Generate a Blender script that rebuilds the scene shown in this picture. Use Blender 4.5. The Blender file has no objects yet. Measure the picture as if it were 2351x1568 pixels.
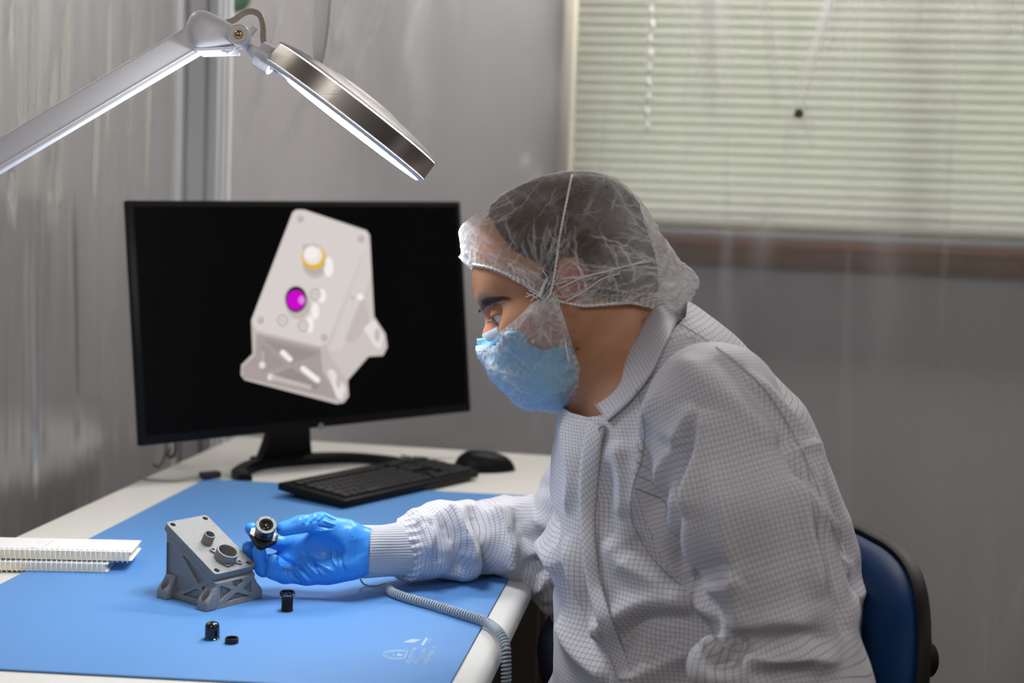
import bpy, bmesh, math, random
import numpy as np
from math import sin, cos, pi, radians, sqrt, atan2
from mathutils import Vector, Matrix

# ---------------------------------------------------------------- camera, world, lights, exposure
SC = bpy.context.scene
FPX = 3265.0
PITCH, ROLL = radians(5.15), radians(2.2)
CO = np.array([0.0, 0.0, 1.218])
F_ = np.array([0, cos(PITCH), -sin(PITCH)])
_R0 = np.array([1.0, 0, 0]); _U0 = np.array([0, sin(PITCH), cos(PITCH)])
R_ = cos(ROLL) * _R0 + sin(ROLL) * _U0
U_ = -sin(ROLL) * _R0 + cos(ROLL) * _U0

cam_d = bpy.data.cameras.new('camera')
cam = bpy.data.objects.new('camera', cam_d)
SC.collection.objects.link(cam)
M = Matrix.Identity(4)
for i in range(3):
    M[i][0] = R_[i]; M[i][1] = U_[i]; M[i][2] = -F_[i]; M[i][3] = CO[i]
cam.matrix_world = M
cam_d.sensor_width = 36.0
cam_d.lens = FPX / 2351.0 * 36.0
cam_d.clip_start = 0.05
cam_d.dof.use_dof = True
cam_d.dof.focus_distance = 1.66
cam_d.dof.aperture_fstop = 3.4
SC.camera = cam

SC.view_settings.view_transform = 'Standard'
SC.view_settings.look = 'None'
SC.view_settings.gamma = 1.0
SC.view_settings.use_curve_mapping = False
SC.view_settings.exposure = 0.70
SC.cycles.use_denoising = True
SC.cycles.max_bounces = 8
SC.cycles.transparent_max_bounces = 24
SC.cycles.caustics_reflective = False
SC.cycles.caustics_refractive = False
SC.cycles.sample_clamp_indirect = 6.0

world = bpy.data.worlds.new('world'); SC.world = world
world.use_nodes = True
wn = world.node_tree.nodes['Background']
wn.inputs[0].default_value = (0.80, 0.86, 0.90, 1)      # overcast daylight outside the window
wn.inputs[1].default_value = 4.6

def lamp_light(name, loc, rot, sx, sy, energy, col):
    d = bpy.data.lights.new(name, 'AREA'); d.shape = 'RECTANGLE'; d.size = sx; d.size_y = sy
    d.energy = energy; d.color = col
    o = bpy.data.objects.new(name, d); SC.collection.objects.link(o); o.location = loc; o.rotation_euler = rot
    return o
CEIL_Z = 2.6
# unseen ceiling lights added as fill (housings are built with the ceiling)
CEIL_LIGHTS = [(-0.7, -1.1, 12.0), (1.5, 0.3, 5.0), (0.62, 2.93, 24.0), (-1.45, 2.2, 13.0)]
for i, (x, y, e) in enumerate(CEIL_LIGHTS):
    lamp_light('ceiling_fill_light', (x, y, CEIL_Z - 0.075), (0, 0, radians(82.3) if i == 2 else 0), 0.22 if i == 2 else .28, 1.15, e, (1.0, 0.95, 0.90))
LAMP_STRENGTH = 38.0
BLIND_DAY = 1.0

# ---------------------------------------------------------------- geometry helpers
def ray(x, y): return F_ + (x - 1175.5) / FPX * R_ - (y - 784) / FPX * U_
def P(x, y, d): return CO + d * ray(x, y)
def T(x, y, z=0.75):
    v = ray(x, y); return CO + v * ((z - CO[2]) / v[2])
def hit(x, y, o, n):
    v = ray(x, y); return CO + v * (np.dot(np.array(o) - CO, n) / np.dot(v, n))
def proj(V):
    q = V - CO; d = q @ F_
    return np.stack([1175.5 + FPX * (q @ R_) / d, 784 - FPX * (q @ U_) / d], -1), d
def nrm(v): v = np.array(v, float); return v / np.linalg.norm(v)

MATS = {}
def tag(o, label=None, cat=None, group=None, kind=None):
    if label: o['label'] = label
    if cat: o['category'] = cat
    if group: o['group'] = group
    if kind: o['kind'] = kind
    return o
def thing(name, label, cat, loc=(0, 0, 0), rotz=0.0, group=None):
    o = bpy.data.objects.new(name, None); SC.collection.objects.link(o)
    o.empty_display_size = 0.02
    o.location = [float(c) for c in loc]; o.rotation_euler = (0, 0, rotz)
    return tag(o, label, cat, group)
def rootof(o):
    while o.parent: o = o.parent
    return o
def w2l(V, parent):
    r = rootof(parent); c, s = cos(-r.rotation_euler.z), sin(-r.rotation_euler.z)
    V = np.asarray(V, float) - np.array(r.location)
    x = V[:, 0] * c - V[:, 1] * s; y = V[:, 0] * s + V[:, 1] * c
    return np.stack([x, y, V[:, 2]], 1)

class MB:
    """collects shapes of one part; local=True when the numbers are already in the thing's own frame"""
    def __init__(s): s.V = []; s.F = []; s.n = 0
    def add(s, V, F):
        V = np.asarray(V, float)
        s.V.append(V); s.F += [tuple(int(i) + s.n for i in f) for f in F]; s.n += len(V); return s
    def box(s, c, size, bev=0.0, M=None, seg=2):
        bm = bmesh.new(); bmesh.ops.create_cube(bm, size=1)
        for v in bm.verts: v.co = Vector((v.co.x * size[0], v.co.y * size[1], v.co.z * size[2]))
        if bev: bmesh.ops.bevel(bm, geom=bm.edges[:], offset=bev, segments=seg, affect='EDGES', profile=0.5)
        V = np.array([v.co[:] for v in bm.verts]); bm.verts.index_update()
        F = [[v.index for v in f.verts] for f in bm.faces]; bm.free()
        if M is not None: V = V @ np.array(M).T
        return s.add(V + np.array(c), F)
    def lathe(s, prof, o=(0, 0, 0), ax=(0, 0, 1), n=32, cap=(True, True), xdir=None):
        a = nrm(ax); t = np.array(xdir if xdir is not None else ((1, 0, 0) if abs(a[0]) < .9 else (0, 1, 0)), float)
        u = nrm(t - a * (t @ a)); w = np.cross(a, u)
        V = []; F = []; o = np.array(o, float)
        for r, z in prof:
            for k in range(n):
                th = 2 * pi * k / n; V.append(o + a * z + r * (cos(th) * u + sin(th) * w))
        m = len(prof)
        for i in range(m - 1):
            for k in range(n):
                k2 = (k + 1) % n
                F.append((i * n + k, i * n + k2, (i + 1) * n + k2, (i + 1) * n + k))
        if cap[0]: F.append(tuple(range(n))[::-1])
        if cap[1]: F.append(tuple((m - 1) * n + k for k in range(n)))
        return s.add(V, F)
    def tube(s, pts, r, n=10, closed=False, rs=None, flat=1.0, up=None):
        pts = [np.array(p, float) for p in pts]; m = len(pts); V = []; F = []
        prev = None
        for i, p in enumerate(pts):
            t = nrm(pts[(i + 1) % m if closed else min(i + 1, m - 1)] - pts[(i - 1) % m if closed else max(i - 1, 0)])
            if prev is None:
                ref = np.array(up if up is not None else ((0, 0, 1) if abs(t[2]) < .9 else (1, 0, 0)), float)
            else: ref = prev
            u = nrm(ref - t * (ref @ t)); w = np.cross(t, u); prev = u
            rr = rs[i] if rs is not None else r
            for k in range(n):
                th = 2 * pi * k / n; V.append(p + rr * (cos(th) * u * flat + sin(th) * w))
        for i in range(m if closed else m - 1):
            j = (i + 1) % m
            for k in range(n):
                k2 = (k + 1) % n
                F.append((i * n + k, i * n + k2, j * n + k2, j * n + k))
        if not closed:
            F.append(tuple(range(n))[::-1]); F.append(tuple((m - 1) * n + k for k in range(n)))
        return s.add(V, F)
    def prism(s, poly, o, ux, uy, un, t0, t1, bev=0.0):
        """polygon in the (ux, uy) plane through o, from t0 to t1 along un"""
        o, ux, uy, un = (np.array(q, float) for q in (o, ux, uy, un))
        bm = bmesh.new()
        a = [bm.verts.new(Vector(o + ux * p[0] + uy * p[1] + un * t0)) for p in poly]
        b = [bm.verts.new(Vector(o + ux * p[0] + uy * p[1] + un * t1)) for p in poly]
        m = len(poly)
        bm.faces.new(a[::-1]); bm.faces.new(b)
        for i in range(m): bm.faces.new((a[i], a[(i + 1) % m], b[(i + 1) % m], b[i]))
        bmesh.ops.recalc_face_normals(bm, faces=bm.faces[:])
        if bev:
            ed = [e for e in bm.edges if (e.verts[0] in a) == (e.verts[1] in a)]
            bmesh.ops.bevel(bm, geom=ed, offset=bev, segments=3, affect='EDGES', profile=0.5)
        bm.verts.index_update()
        V = [v.co[:] for v in bm.verts]; F = [[v.index for v in f.verts] for f in bm.faces]; bm.free()
        return s.add(V, F)
    def grid(s, fn, nu, nv):
        V = [fn(i / nu, j / nv) for j in range(nv + 1) for i in range(nu + 1)]
        F = [(j * (nu + 1) + i, j * (nu + 1) + i + 1, (j + 1) * (nu + 1) + i + 1, (j + 1) * (nu + 1) + i)
             for j in range(nv) for i in range(nu)]
        return s.add(V, F)
    def xf(s, M=None, o=None):
        V = np.concatenate(s.V)
        if M is not None: V = V @ np.array(M).T
        if o is not None: V = V + np.array(o)
        s.V = [V]; return s
    def build(s, name, m, parent=None, world=True, smooth=35):
        V = np.concatenate(s.V)
        return mkobj(name, V, s.F, m, parent, world, smooth)

def mkobj(name, V, F, m, parent=None, world=True, smooth=35):
    if parent is not None and world: V = w2l(V, parent)
    me = bpy.data.meshes.new(name)
    if isinstance(F, np.ndarray):
        me.vertices.add(len(V)); me.vertices.foreach_set('co', np.asarray(V, np.float32).ravel())
        k = F.shape[1]
        me.loops.add(F.size); me.loops.foreach_set('vertex_index', F.astype(np.int32).ravel())
        me.polygons.add(len(F)); me.polygons.foreach_set('loop_start', np.arange(0, F.size, k, dtype=np.int32))
        me.update(calc_edges=True); me.validate()
    else:
        me.from_pydata([tuple(map(float, v)) for v in V], [], [tuple(map(int, f)) for f in F])
    me.update()
    o = bpy.data.objects.new(name, me); SC.collection.objects.link(o)
    if parent is not None: o.parent = parent
    if m: me.materials.append(MATS[m] if isinstance(m, str) else m)
    if smooth:
        me.shade_smooth()
        if smooth < 180: me.set_sharp_from_angle(angle=radians(smooth))
    return o

def fillet(poly, r, n=5):
    out = []; m = len(poly)
    for i in range(m):
        a, b, c = (np.array(poly[(i + k) % m], float) for k in (-1, 0, 1))
        rr = r[i] if isinstance(r, (list, tuple)) else r
        u, v = nrm(a - b), nrm(c - b)
        ang = math.acos(max(-1, min(1, u @ v)))
        d = min(rr / math.tan(ang / 2), np.linalg.norm(a - b) * .45, np.linalg.norm(c - b) * .45) if ang < 3.1 else 0
        if d <= 1e-9: out.append(tuple(b)); continue
        p, q = b + u * d, b + v * d
        for k in range(n + 1):
            t = k / n; out.append(tuple((1 - t) ** 2 * p + 2 * t * (1 - t) * b + t * t * q))
    return out
def spline(pts, n=8):
    pts = [np.array(p, float) for p in pts]; out = []
    for i in range(len(pts) - 1):
        p0, p1, p2, p3 = pts[max(i - 1, 0)], pts[i], pts[i + 1], pts[min(i + 2, len(pts) - 1)]
        for k in range(n):
            t = k / n
            out.append(.5 * ((2 * p1) + (-p0 + p2) * t + (2 * p0 - 5 * p1 + 4 * p2 - p3) * t * t + (-p0 + 3 * p1 - 3 * p2 + p3) * t ** 3))
    out.append(pts[-1]); return out
def boolean_cut(o, cutters):
    """subtract closed meshes (MB) from o, in o's own frame"""
    tmp = []
    for mb in cutters:
        V = np.concatenate(mb.V); me = bpy.data.meshes.new('cut')
        me.from_pydata([tuple(map(float, v)) for v in V], [], mb.F); me.update()
        bm = bmesh.new(); bm.from_mesh(me); bmesh.ops.recalc_face_normals(bm, faces=bm.faces[:]); bm.to_mesh(me); bm.free()
        c = bpy.data.objects.new('cut', me); SC.collection.objects.link(c)
        c.matrix_world = o.matrix_world if o.parent is None else o.matrix_world
        c.parent = o.parent
        md = o.modifiers.new('cut', 'BOOLEAN'); md.operation = 'DIFFERENCE'; md.solver = 'EXACT'; md.object = c
        tmp.append(c)
    bpy.context.view_layer.update()
    dg = bpy.context.evaluated_depsgraph_get()
    me = bpy.data.meshes.new_from_object(o.evaluated_get(dg))
    o.modifiers.clear(); o.data = me
    for c in tmp: bpy.data.objects.remove(c, do_unlink=True)
    me.shade_smooth(); me.set_sharp_from_angle(angle=radians(35))
    return o

# ---------------------------------------------------------------- materials
def nodes(name):
    m = bpy.data.materials.new(name); m.use_nodes = True
    MATS[name] = m; return m, m.node_tree.nodes, m.node_tree.links, m.node_tree.nodes['Principled BSDF']
def simple(name, col, rough=.5, metal=0., spec=.5, coat=0., noise=0., nscale=60., bump=0., bscale=200., aniso=0., sss=0., sheen=0.):
    m, N, L, b = nodes(name)
    b.inputs['Base Color'].default_value = (*col, 1); b.inputs['Roughness'].default_value = rough
    b.inputs['Metallic'].default_value = metal; b.inputs['Specular IOR Level'].default_value = spec
    b.inputs['Coat Weight'].default_value = coat; b.inputs['Sheen Weight'].default_value = sheen
    if aniso: b.inputs['Anisotropic'].default_value = aniso
    if sss:
        b.inputs['Subsurface Weight'].default_value = sss; b.inputs['Subsurface Radius'].default_value = (.012, .005, .003)
        b.inputs['Subsurface Scale'].default_value = 1.0
    tc = N.new('ShaderNodeTexCoord')
    if noise:
        n = N.new('ShaderNodeTexNoise'); n.inputs['Scale'].default_value = nscale; n.inputs['Detail'].default_value = 6
        L.new(tc.outputs['Object'], n.inputs['Vector'])
        h = N.new('ShaderNodeMixRGB'); h.blend_type = 'MULTIPLY'; h.inputs[1].default_value = (*col, 1)
        r = N.new('ShaderNodeMapRange'); r.inputs[3].default_value = 1 - noise; r.inputs[4].default_value = 1 + noise
        L.new(n.outputs[0], r.inputs[0]); h.inputs[0].default_value = 1
        L.new(r.outputs[0], h.inputs[2]); L.new(h.outputs[0], b.inputs['Base Color'])
    if bump:
        n = N.new('ShaderNodeTexNoise'); n.inputs['Scale'].default_value = bscale; n.inputs['Detail'].default_value = 4
        L.new(tc.outputs['Object'], n.inputs['Vector'])
        bp = N.new('ShaderNodeBump'); bp.inputs['Strength'].default_value = bump; bp.inputs['Distance'].default_value = .001
        L.new(n.outputs[0], bp.inputs['Height']); L.new(bp.outputs[0], b.inputs['Normal'])
    return m
def emit(name, col, s):
    m = bpy.data.materials.new(name); m.use_nodes = True; N = m.node_tree.nodes; N.clear()
    e = N.new('ShaderNodeEmission'); e.inputs[0].default_value = (*col, 1); e.inputs[1].default_value = s
    o = N.new('ShaderNodeOutputMaterial'); m.node_tree.links.new(e.outputs[0], o.inputs[0]); MATS[name] = m
def math_node(N, L, op, a, b=None, c=None):
    n = N.new('ShaderNodeMath'); n.operation = op
    for i, v in enumerate((a, b, c)):
        if v is None: continue
        if isinstance(v, (int, float)): n.inputs[i].default_value = v
        else: L.new(v, n.inputs[i])
    return n.outputs[0]

simple('wall_paint', (.56, .555, .57), .8, bump=.1, bscale=90)
simple('wall_brown', (.27, .245, .22), .85, noise=.15, nscale=3)
simple('ceiling_paint', (.62, .61, .6), .9)
simple('floor_vinyl', (.06, .052, .047), .45, noise=.2, nscale=5)
simple('cream_paint', (.78, .74, .60), .5)
simple('table_white', (.74, .73, .69), .38, noise=.02, nscale=8)
simple('table_steel', (.45, .45, .46), .35, .6)
simple('mat_blue', (.10, .275, .60), .52, spec=.5, noise=.05, nscale=3.5, bump=.25, bscale=14)
simple('mat_black', (.02, .03, .05), .6)
simple('mat_print', (.38, .53, .70), .6, noise=.1, nscale=300)
simple('printed_grey', (.30, .305, .31), .55)
simple('black_plastic', (.006, .006, .007), .45, spec=.14)
simple('black_matte', (.012, .012, .012), .55)
simple('black_gloss', (.006, .006, .008), .12, coat=.3)
simple('key_black', (.014, .014, .015), .4)
simple('screen_black', (.0015, .0015, .0018), .28, spec=.12)
simple('logo_grey', (.25, .25, .26), .4, .5)
simple('white_enamel', (.86, .86, .91), .35, noise=.015, nscale=10)
simple('lamp_grey', (.58, .60, .64), .35)
simple('lamp_top_dimmed', (.42, .41, .40), .4)  # darker than the white enamel: dim light on the head top painted in
simple('chrome', (.75, .75, .76), .15, 1.)
simple('brass', (.62, .48, .25), .2, 1.)
simple('cable_tan', (.42, .36, .29), .5)
simple('coil_grey', (.36, .42, .47), .4)
simple('cord_white', (.6, .62, .62), .5)
simple('paper', (.80, .80, .78), .75)
simple('paper_cream', (.80, .72, .56), .75)
simple('wire_white', (.85, .85, .86), .3)
simple('ink_blue', (.5, .6, .72), .8)
simple('sill_grey', (.16, .165, .18), .5)
simple('vinyl_blue', (.003, .030, .115), .55, spec=.16, noise=.2, nscale=8, bump=.05, bscale=40)
simple('rim_black', (.008, .007, .006), .55, spec=.22)
simple('lens_glass', (.016, .013, .009), .04, spec=.7, coat=.3)
simple('lens_tan', (.22, .17, .11), .3, .5)
simple('metal_plate', (.17, .17, .17), .4, .3)
simple('aluminium', (.74, .76, .80), .4, .2)
simple('green_plastic', (.02, .22, .06), .5)
simple('trousers_navy', (.010, .018, .042), .85, noise=.2, nscale=60)
simple('shoe_black', (.02, .02, .02), .5)
simple('hair_brown', (.035, .022, .014), .45, noise=.3, nscale=60)
simple('mole', (.10, .035, .02), .6)
simple('eye_white', (.62, .64, .66), .12, coat=.5)
simple('iris', (.10, .16, .22), .15, coat=1.)
simple('pupil', (.004, .004, .004), .1, coat=1.)
simple('elastic_white', (.78, .77, .74), .8, bump=.6, bscale=900)
simple('thread_grey', (.28, .30, .36), .8)
simple('snap_grey', (.45, .5, .6), .35, .4)
simple('wood', (.20, .080, .032), .5, noise=.3, nscale=6)
simple('diffuser', (.8, .8, .8), .6)
emit('lamp_led', (0.93, .96, 1.0), LAMP_STRENGTH)
emit('tube_glow', (1.0, .93, .86), 4.0)

def brushed():
    m, N, L, b = nodes('brushed_steel')
    b.inputs['Base Color'].default_value = (.50, .47, .43, 1); b.inputs['Metallic'].default_value = 1
    b.inputs['Roughness'].default_value = .28; b.inputs['Anisotropic'].default_value = .7
    tc = N.new('ShaderNodeTexCoord'); mp = N.new('ShaderNodeMapping'); mp.inputs['Scale'].default_value = (30, 30, 900)
    n = N.new('ShaderNodeTexNoise'); n.inputs['Scale'].default_value = 1.0
    L.new(tc.outputs['Object'], mp.inputs[0]); L.new(mp.outputs[0], n.inputs['Vector'])
    bp = N.new('ShaderNodeBump'); bp.inputs['Strength'].default_value = .12; bp.inputs['Distance'].default_value = .0004
    L.new(n.outputs[0], bp.inputs['Height']); L.new(bp.outputs[0], b.inputs['Normal'])
brushed()
def printed():
    m = MATS['printed_grey']; N, L = m.node_tree.nodes, m.node_tree.links; b = N['Principled BSDF']
    tc = N.new('ShaderNodeTexCoord'); w = N.new('ShaderNodeTexWave'); w.bands_direction = 'Z'
    w.inputs['Scale'].default_value = 190; w.inputs['Distortion'].default_value = .6; w.inputs['Detail'].default_value = 2
    L.new(tc.outputs['Object'], w.inputs['Vector'])
    n = N.new('ShaderNodeTexNoise'); n.inputs['Scale'].default_value = 700; L.new(tc.outputs['Object'], n.inputs['Vector'])
    a = math_node(N, L, 'MULTIPLY_ADD', n.outputs[0], .6, w.outputs['Fac'])
    bp = N.new('ShaderNodeBump'); bp.inputs['Strength'].default_value = .35; bp.inputs['Distance'].default_value = .0004
    L.new(a, bp.inputs['Height']); L.new(bp.outputs[0], b.inputs['Normal'])
    n2 = N.new('ShaderNodeTexNoise'); n2.inputs['Scale'].default_value = 900; L.new(tc.outputs['Object'], n2.inputs['Vector'])
    cr = N.new('ShaderNodeValToRGB'); cr.color_ramp.elements[0].position = .3; cr.color_ramp.elements[0].color = (.19, .19, .195, 1)
    cr.color_ramp.elements[1].position = .7; cr.color_ramp.elements[1].color = (.30, .30, .295, 1)
    L.new(n2.outputs[0], cr.inputs[0]); L.new(cr.outputs[0], b.inputs['Base Color'])
printed()

def plastic_sheet(name, haze, hazecol, streak, sc=(9, 9, .8), thresh=.55, rough=.20, fres=.7):
    """clear vinyl sheeting: mostly transparent, a little cloudy, glossy, with highlight streaks painted in as haze"""
    m = bpy.data.materials.new(name); m.use_nodes = True; MATS[name] = m
    N, L = m.node_tree.nodes, m.node_tree.links; N.clear()
    out = N.new('ShaderNodeOutputMaterial')
    tc = N.new('ShaderNodeTexCoord'); mp = N.new('ShaderNodeMapping'); mp.inputs['Scale'].default_value = sc
    L.new(tc.outputs['Object'], mp.inputs[0])
    n = N.new('ShaderNodeTexNoise'); n.inputs['Scale'].default_value = 1.; n.inputs['Detail'].default_value = 5; n.inputs['Distortion'].default_value = .7
    L.new(mp.outputs[0], n.inputs['Vector'])
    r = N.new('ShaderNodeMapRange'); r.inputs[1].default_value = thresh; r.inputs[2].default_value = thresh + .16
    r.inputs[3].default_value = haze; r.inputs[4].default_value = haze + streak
    mk = N.new('ShaderNodeAttribute'); mk.attribute_name = 'painted_streak'  # painted light streaks, added to the haze
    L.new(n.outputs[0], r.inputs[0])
    tr = N.new('ShaderNodeBsdfTransparent'); tr.inputs[0].default_value = (.95, .95, .96, 1)
    df = N.new('ShaderNodeBsdfDiffuse'); df.inputs[0].default_value = (*hazecol, 1)
    tl = N.new('ShaderNodeBsdfTranslucent'); tl.inputs[0].default_value = (*hazecol, 1)
    ml = N.new('ShaderNodeMixShader'); ml.inputs[0].default_value = .5; L.new(df.outputs[0], ml.inputs[1]); L.new(tl.outputs[0], ml.inputs[2])
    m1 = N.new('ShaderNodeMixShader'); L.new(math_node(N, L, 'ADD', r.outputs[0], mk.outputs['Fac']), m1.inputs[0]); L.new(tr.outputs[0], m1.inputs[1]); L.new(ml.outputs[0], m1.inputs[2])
    gl = N.new('ShaderNodeBsdfGlossy'); gl.inputs['Roughness'].default_value = rough
    n3 = N.new('ShaderNodeTexNoise'); n3.inputs['Scale'].default_value = 2.2; n3.inputs['Detail'].default_value = 3; L.new(mp.outputs[0], n3.inputs['Vector'])
    bp = N.new('ShaderNodeBump'); bp.inputs['Strength'].default_value = .5; bp.inputs['Distance'].default_value = .02
    L.new(n3.outputs[0], bp.inputs['Height']); L.new(bp.outputs[0], gl.inputs['Normal'])
    fr = N.new('ShaderNodeFresnel'); fr.inputs[0].default_value = 1.45
    f2 = math_node(N, L, 'MULTIPLY', fr.outputs[0], fres)
    m2 = N.new('ShaderNodeMixShader'); L.new(f2, m2.inputs[0]); L.new(m1.outputs[0], m2.inputs[1]); L.new(gl.outputs[0], m2.inputs[2])
    L.new(m2.outputs[0], out.inputs[0])
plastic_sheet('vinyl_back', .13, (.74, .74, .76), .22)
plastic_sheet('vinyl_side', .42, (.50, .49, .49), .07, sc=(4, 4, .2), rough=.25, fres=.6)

def net_material(name, base, amp, col=(.93, .93, .95), scale=130.):
    """thin spun-bonded fibre: see-through, whiter where it is creased or doubled"""
    m = bpy.data.materials.new(name); m.use_nodes = True; MATS[name] = m
    N, L = m.node_tree.nodes, m.node_tree.links; N.clear()
    out = N.new('ShaderNodeOutputMaterial'); tc = N.new('ShaderNodeTexCoord')
    at = N.new('ShaderNodeAttribute'); at.attribute_name = 'crease'
    def ridge(sc, w):
        n = N.new('ShaderNodeTexNoise'); n.inputs['Scale'].default_value = sc; n.inputs['Detail'].default_value = 2; n.inputs['Distortion'].default_value = 1.6
        L.new(tc.outputs['Object'], n.inputs['Vector'])
        a = math_node(N, L, 'SUBTRACT', n.outputs[0], .5); a = math_node(N, L, 'ABSOLUTE', a)
        r = N.new('ShaderNodeMapRange'); r.inputs[1].default_value = 0; r.inputs[2].default_value = w; r.inputs[3].default_value = 1; r.inputs[4].default_value = 0
        L.new(a, r.inputs[0]); return r.outputs[0]
    fib = ridge(scale * 3.2, .05)
    big = ridge(scale * .28, .018)
    n2 = N.new('ShaderNodeTexNoise'); n2.inputs['Scale'].default_value = scale * .35; n2.inputs['Detail'].default_value = 3
    L.new(tc.outputs['Object'], n2.inputs['Vector'])
    s = math_node(N, L, 'MULTIPLY_ADD', fib, .10, base)
    s = math_node(N, L, 'MULTIPLY_ADD', big, .10, s)
    s = math_node(N, L, 'MULTIPLY_ADD', at.outputs['Fac'], amp, s)
    nn = math_node(N, L, 'SUBTRACT', n2.outputs[0], .5)
    s = math_node(N, L, 'MULTIPLY_ADD', nn, .25, s)
    lw = N.new('ShaderNodeLayerWeight'); lw.inputs[0].default_value = .25
    s = math_node(N, L, 'MULTIPLY_ADD', lw.outputs['Facing'], .28, s)
    s = math_node(N, L, 'MINIMUM', s, .93); s = math_node(N, L, 'MAXIMUM', s, .05)
    tr = N.new('ShaderNodeBsdfTransparent')
    df = N.new('ShaderNodeBsdfDiffuse'); df.inputs[0].default_value = (*col, 1)
    tl = N.new('ShaderNodeBsdfTranslucent'); tl.inputs[0].default_value = (*col, 1)
    bp = N.new('ShaderNodeBump'); bp.inputs['Strength'].default_value = .7; bp.inputs['Distance'].default_value = .002
    L.new(math_node(N, L, 'ADD', big, n2.outputs[0]), bp.inputs['Height']); L.new(bp.outputs[0], df.inputs['Normal'])
    ml = N.new('ShaderNodeMixShader'); ml.inputs[0].default_value = .4; L.new(df.outputs[0], ml.inputs[1]); L.new(tl.outputs[0], ml.inputs[2])
    mx = N.new('ShaderNodeMixShader'); L.new(s, mx.inputs[0]); L.new(tr.outputs[0], mx.inputs[1]); L.new(ml.outputs[0], mx.inputs[2])
    L.new(mx.outputs[0], out.inputs[0])
net_material('hair_net', .075, .85)
net_material('beard_net', .30, .70)

def grid_fabric():
    """off-white anti-static cloth with a 5 mm grid of dark conductive threads"""
    m, N, L, b = nodes('grid_fabric')
    uv = N.new('ShaderNodeUVMap'); uv.uv_map = 'UVMap'
    sp = N.new('ShaderNodeSeparateXYZ'); L.new(uv.outputs[0], sp.inputs[0])
    def line(o):
        f = math_node(N, L, 'FRACT', o); f = math_node(N, L, 'SUBTRACT', f, .5); f = math_node(N, L, 'ABSOLUTE', f)
        r = N.new('ShaderNodeMapRange'); r.inputs[1].default_value = .425; r.inputs[2].default_value = .475; r.inputs[3].default_value = 0; r.inputs[4].default_value = 1
        L.new(f, r.inputs[0]); return r.outputs[0]
    mx = math_node(N, L, 'MAXIMUM', line(sp.outputs[0]), line(sp.outputs[1]))
    mx = math_node(N, L, 'MULTIPLY', mx, .78)
    mix = N.new('ShaderNodeMixRGB'); L.new(mx, mix.inputs[0])
    mix.inputs[1].default_value = (.68, .675, .72, 1); mix.inputs[2].default_value = (.10, .11, .17, 1)
    L.new(mix.outputs[0], b.inputs['Base Color'])
    b.inputs['Roughness'].default_value = .6; b.inputs['Sheen Weight'].default_value = .15; b.inputs['Specular IOR Level'].default_value = .3
    tc = N.new('ShaderNodeTexCoord'); n = N.new('ShaderNodeTexNoise'); n.inputs['Scale'].default_value = 45; n.inputs['Detail'].default_value = 4
    n.inputs['Distortion'].default_value = .8
    L.new(tc.outputs['Object'], n.inputs['Vector'])
    bp = N.new('ShaderNodeBump'); bp.inputs['Strength'].default_value = .3; bp.inputs['Distance'].default_value = .003
    L.new(n.outputs[0], bp.inputs['Height']); L.new(bp.outputs[0], b.inputs['Normal'])
grid_fabric()
def skin():
    m, N, L, b = nodes('skin')
    tc = N.new('ShaderNodeTexCoord'); n = N.new('ShaderNodeTexNoise'); n.inputs['Scale'].default_value = 28; n.inputs['Detail'].default_value = 6
    L.new(tc.outputs['Object'], n.inputs['Vector'])
    cr = N.new('ShaderNodeValToRGB'); cr.color_ramp.elements[0].position = .35; cr.color_ramp.elements[0].color = (.45, .215, .115, 1)
    cr.color_ramp.elements[1].position = .65; cr.color_ramp.elements[1].color = (.52, .265, .15, 1)
    L.new(n.outputs[0], cr.inputs[0])
    at = N.new('ShaderNodeAttribute'); at.attribute_name = 'blush'
    mx = N.new('ShaderNodeMixRGB'); mx.inputs[2].default_value = (.62, .20, .15, 1); L.new(at.outputs['Fac'], mx.inputs[0]); L.new(cr.outputs[0], mx.inputs[1])
    L.new(mx.outputs[0], b.inputs['Base Color'])
    b.inputs['Roughness'].default_value = .48; b.inputs['Subsurface Weight'].default_value = .12
    b.inputs['Subsurface Radius'].default_value = (.010, .004, .002); b.inputs['Subsurface Scale'].default_value = 1.
    n2 = N.new('ShaderNodeTexNoise'); n2.inputs['Scale'].default_value = 900; L.new(tc.outputs['Object'], n2.inputs['Vector'])
    bp = N.new('ShaderNodeBump'); bp.inputs['Strength'].default_value = .12; bp.inputs['Distance'].default_value = .0005
    L.new(n2.outputs[0], bp.inputs['Height']); L.new(bp.outputs[0], b.inputs['Normal'])
skin()
def nitrile():
    m, N, L, b = nodes('nitrile')
    b.inputs['Base Color'].default_value = (.045, .30, .82, 1)
    b.inputs['Roughness'].default_value = .36; b.inputs['Specular IOR Level'].default_value = .45
    b.inputs['Subsurface Weight'].default_value = .15; b.inputs['Subsurface Radius'].default_value = (.003, .005, .01); b.inputs['Subsurface Scale'].default_value = 1.
    tc = N.new('ShaderNodeTexCoord'); n = N.new('ShaderNodeTexNoise'); n.inputs['Scale'].default_value = 110; n.inputs['Detail'].default_value = 4
    n.inputs['Distortion'].default_value = 1.
    L.new(tc.outputs['Object'], n.inputs['Vector'])
    bp = N.new('ShaderNodeBump'); bp.inputs['Strength'].default_value = .25; bp.inputs['Distance'].default_value = .0012
    L.new(n.outputs[0], bp.inputs['Height']); L.new(bp.outputs[0], b.inputs['Normal'])
nitrile()
simple('mask_blue', (.22, .55, .80), .75, bump=.3, bscale=500)
simple('mask_edge', (.70, .78, .84), .75, bump=.3, bscale=500)
simple('knit_cuff', (.50, .52, .56), .85, bump=.4, bscale=900)
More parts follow.
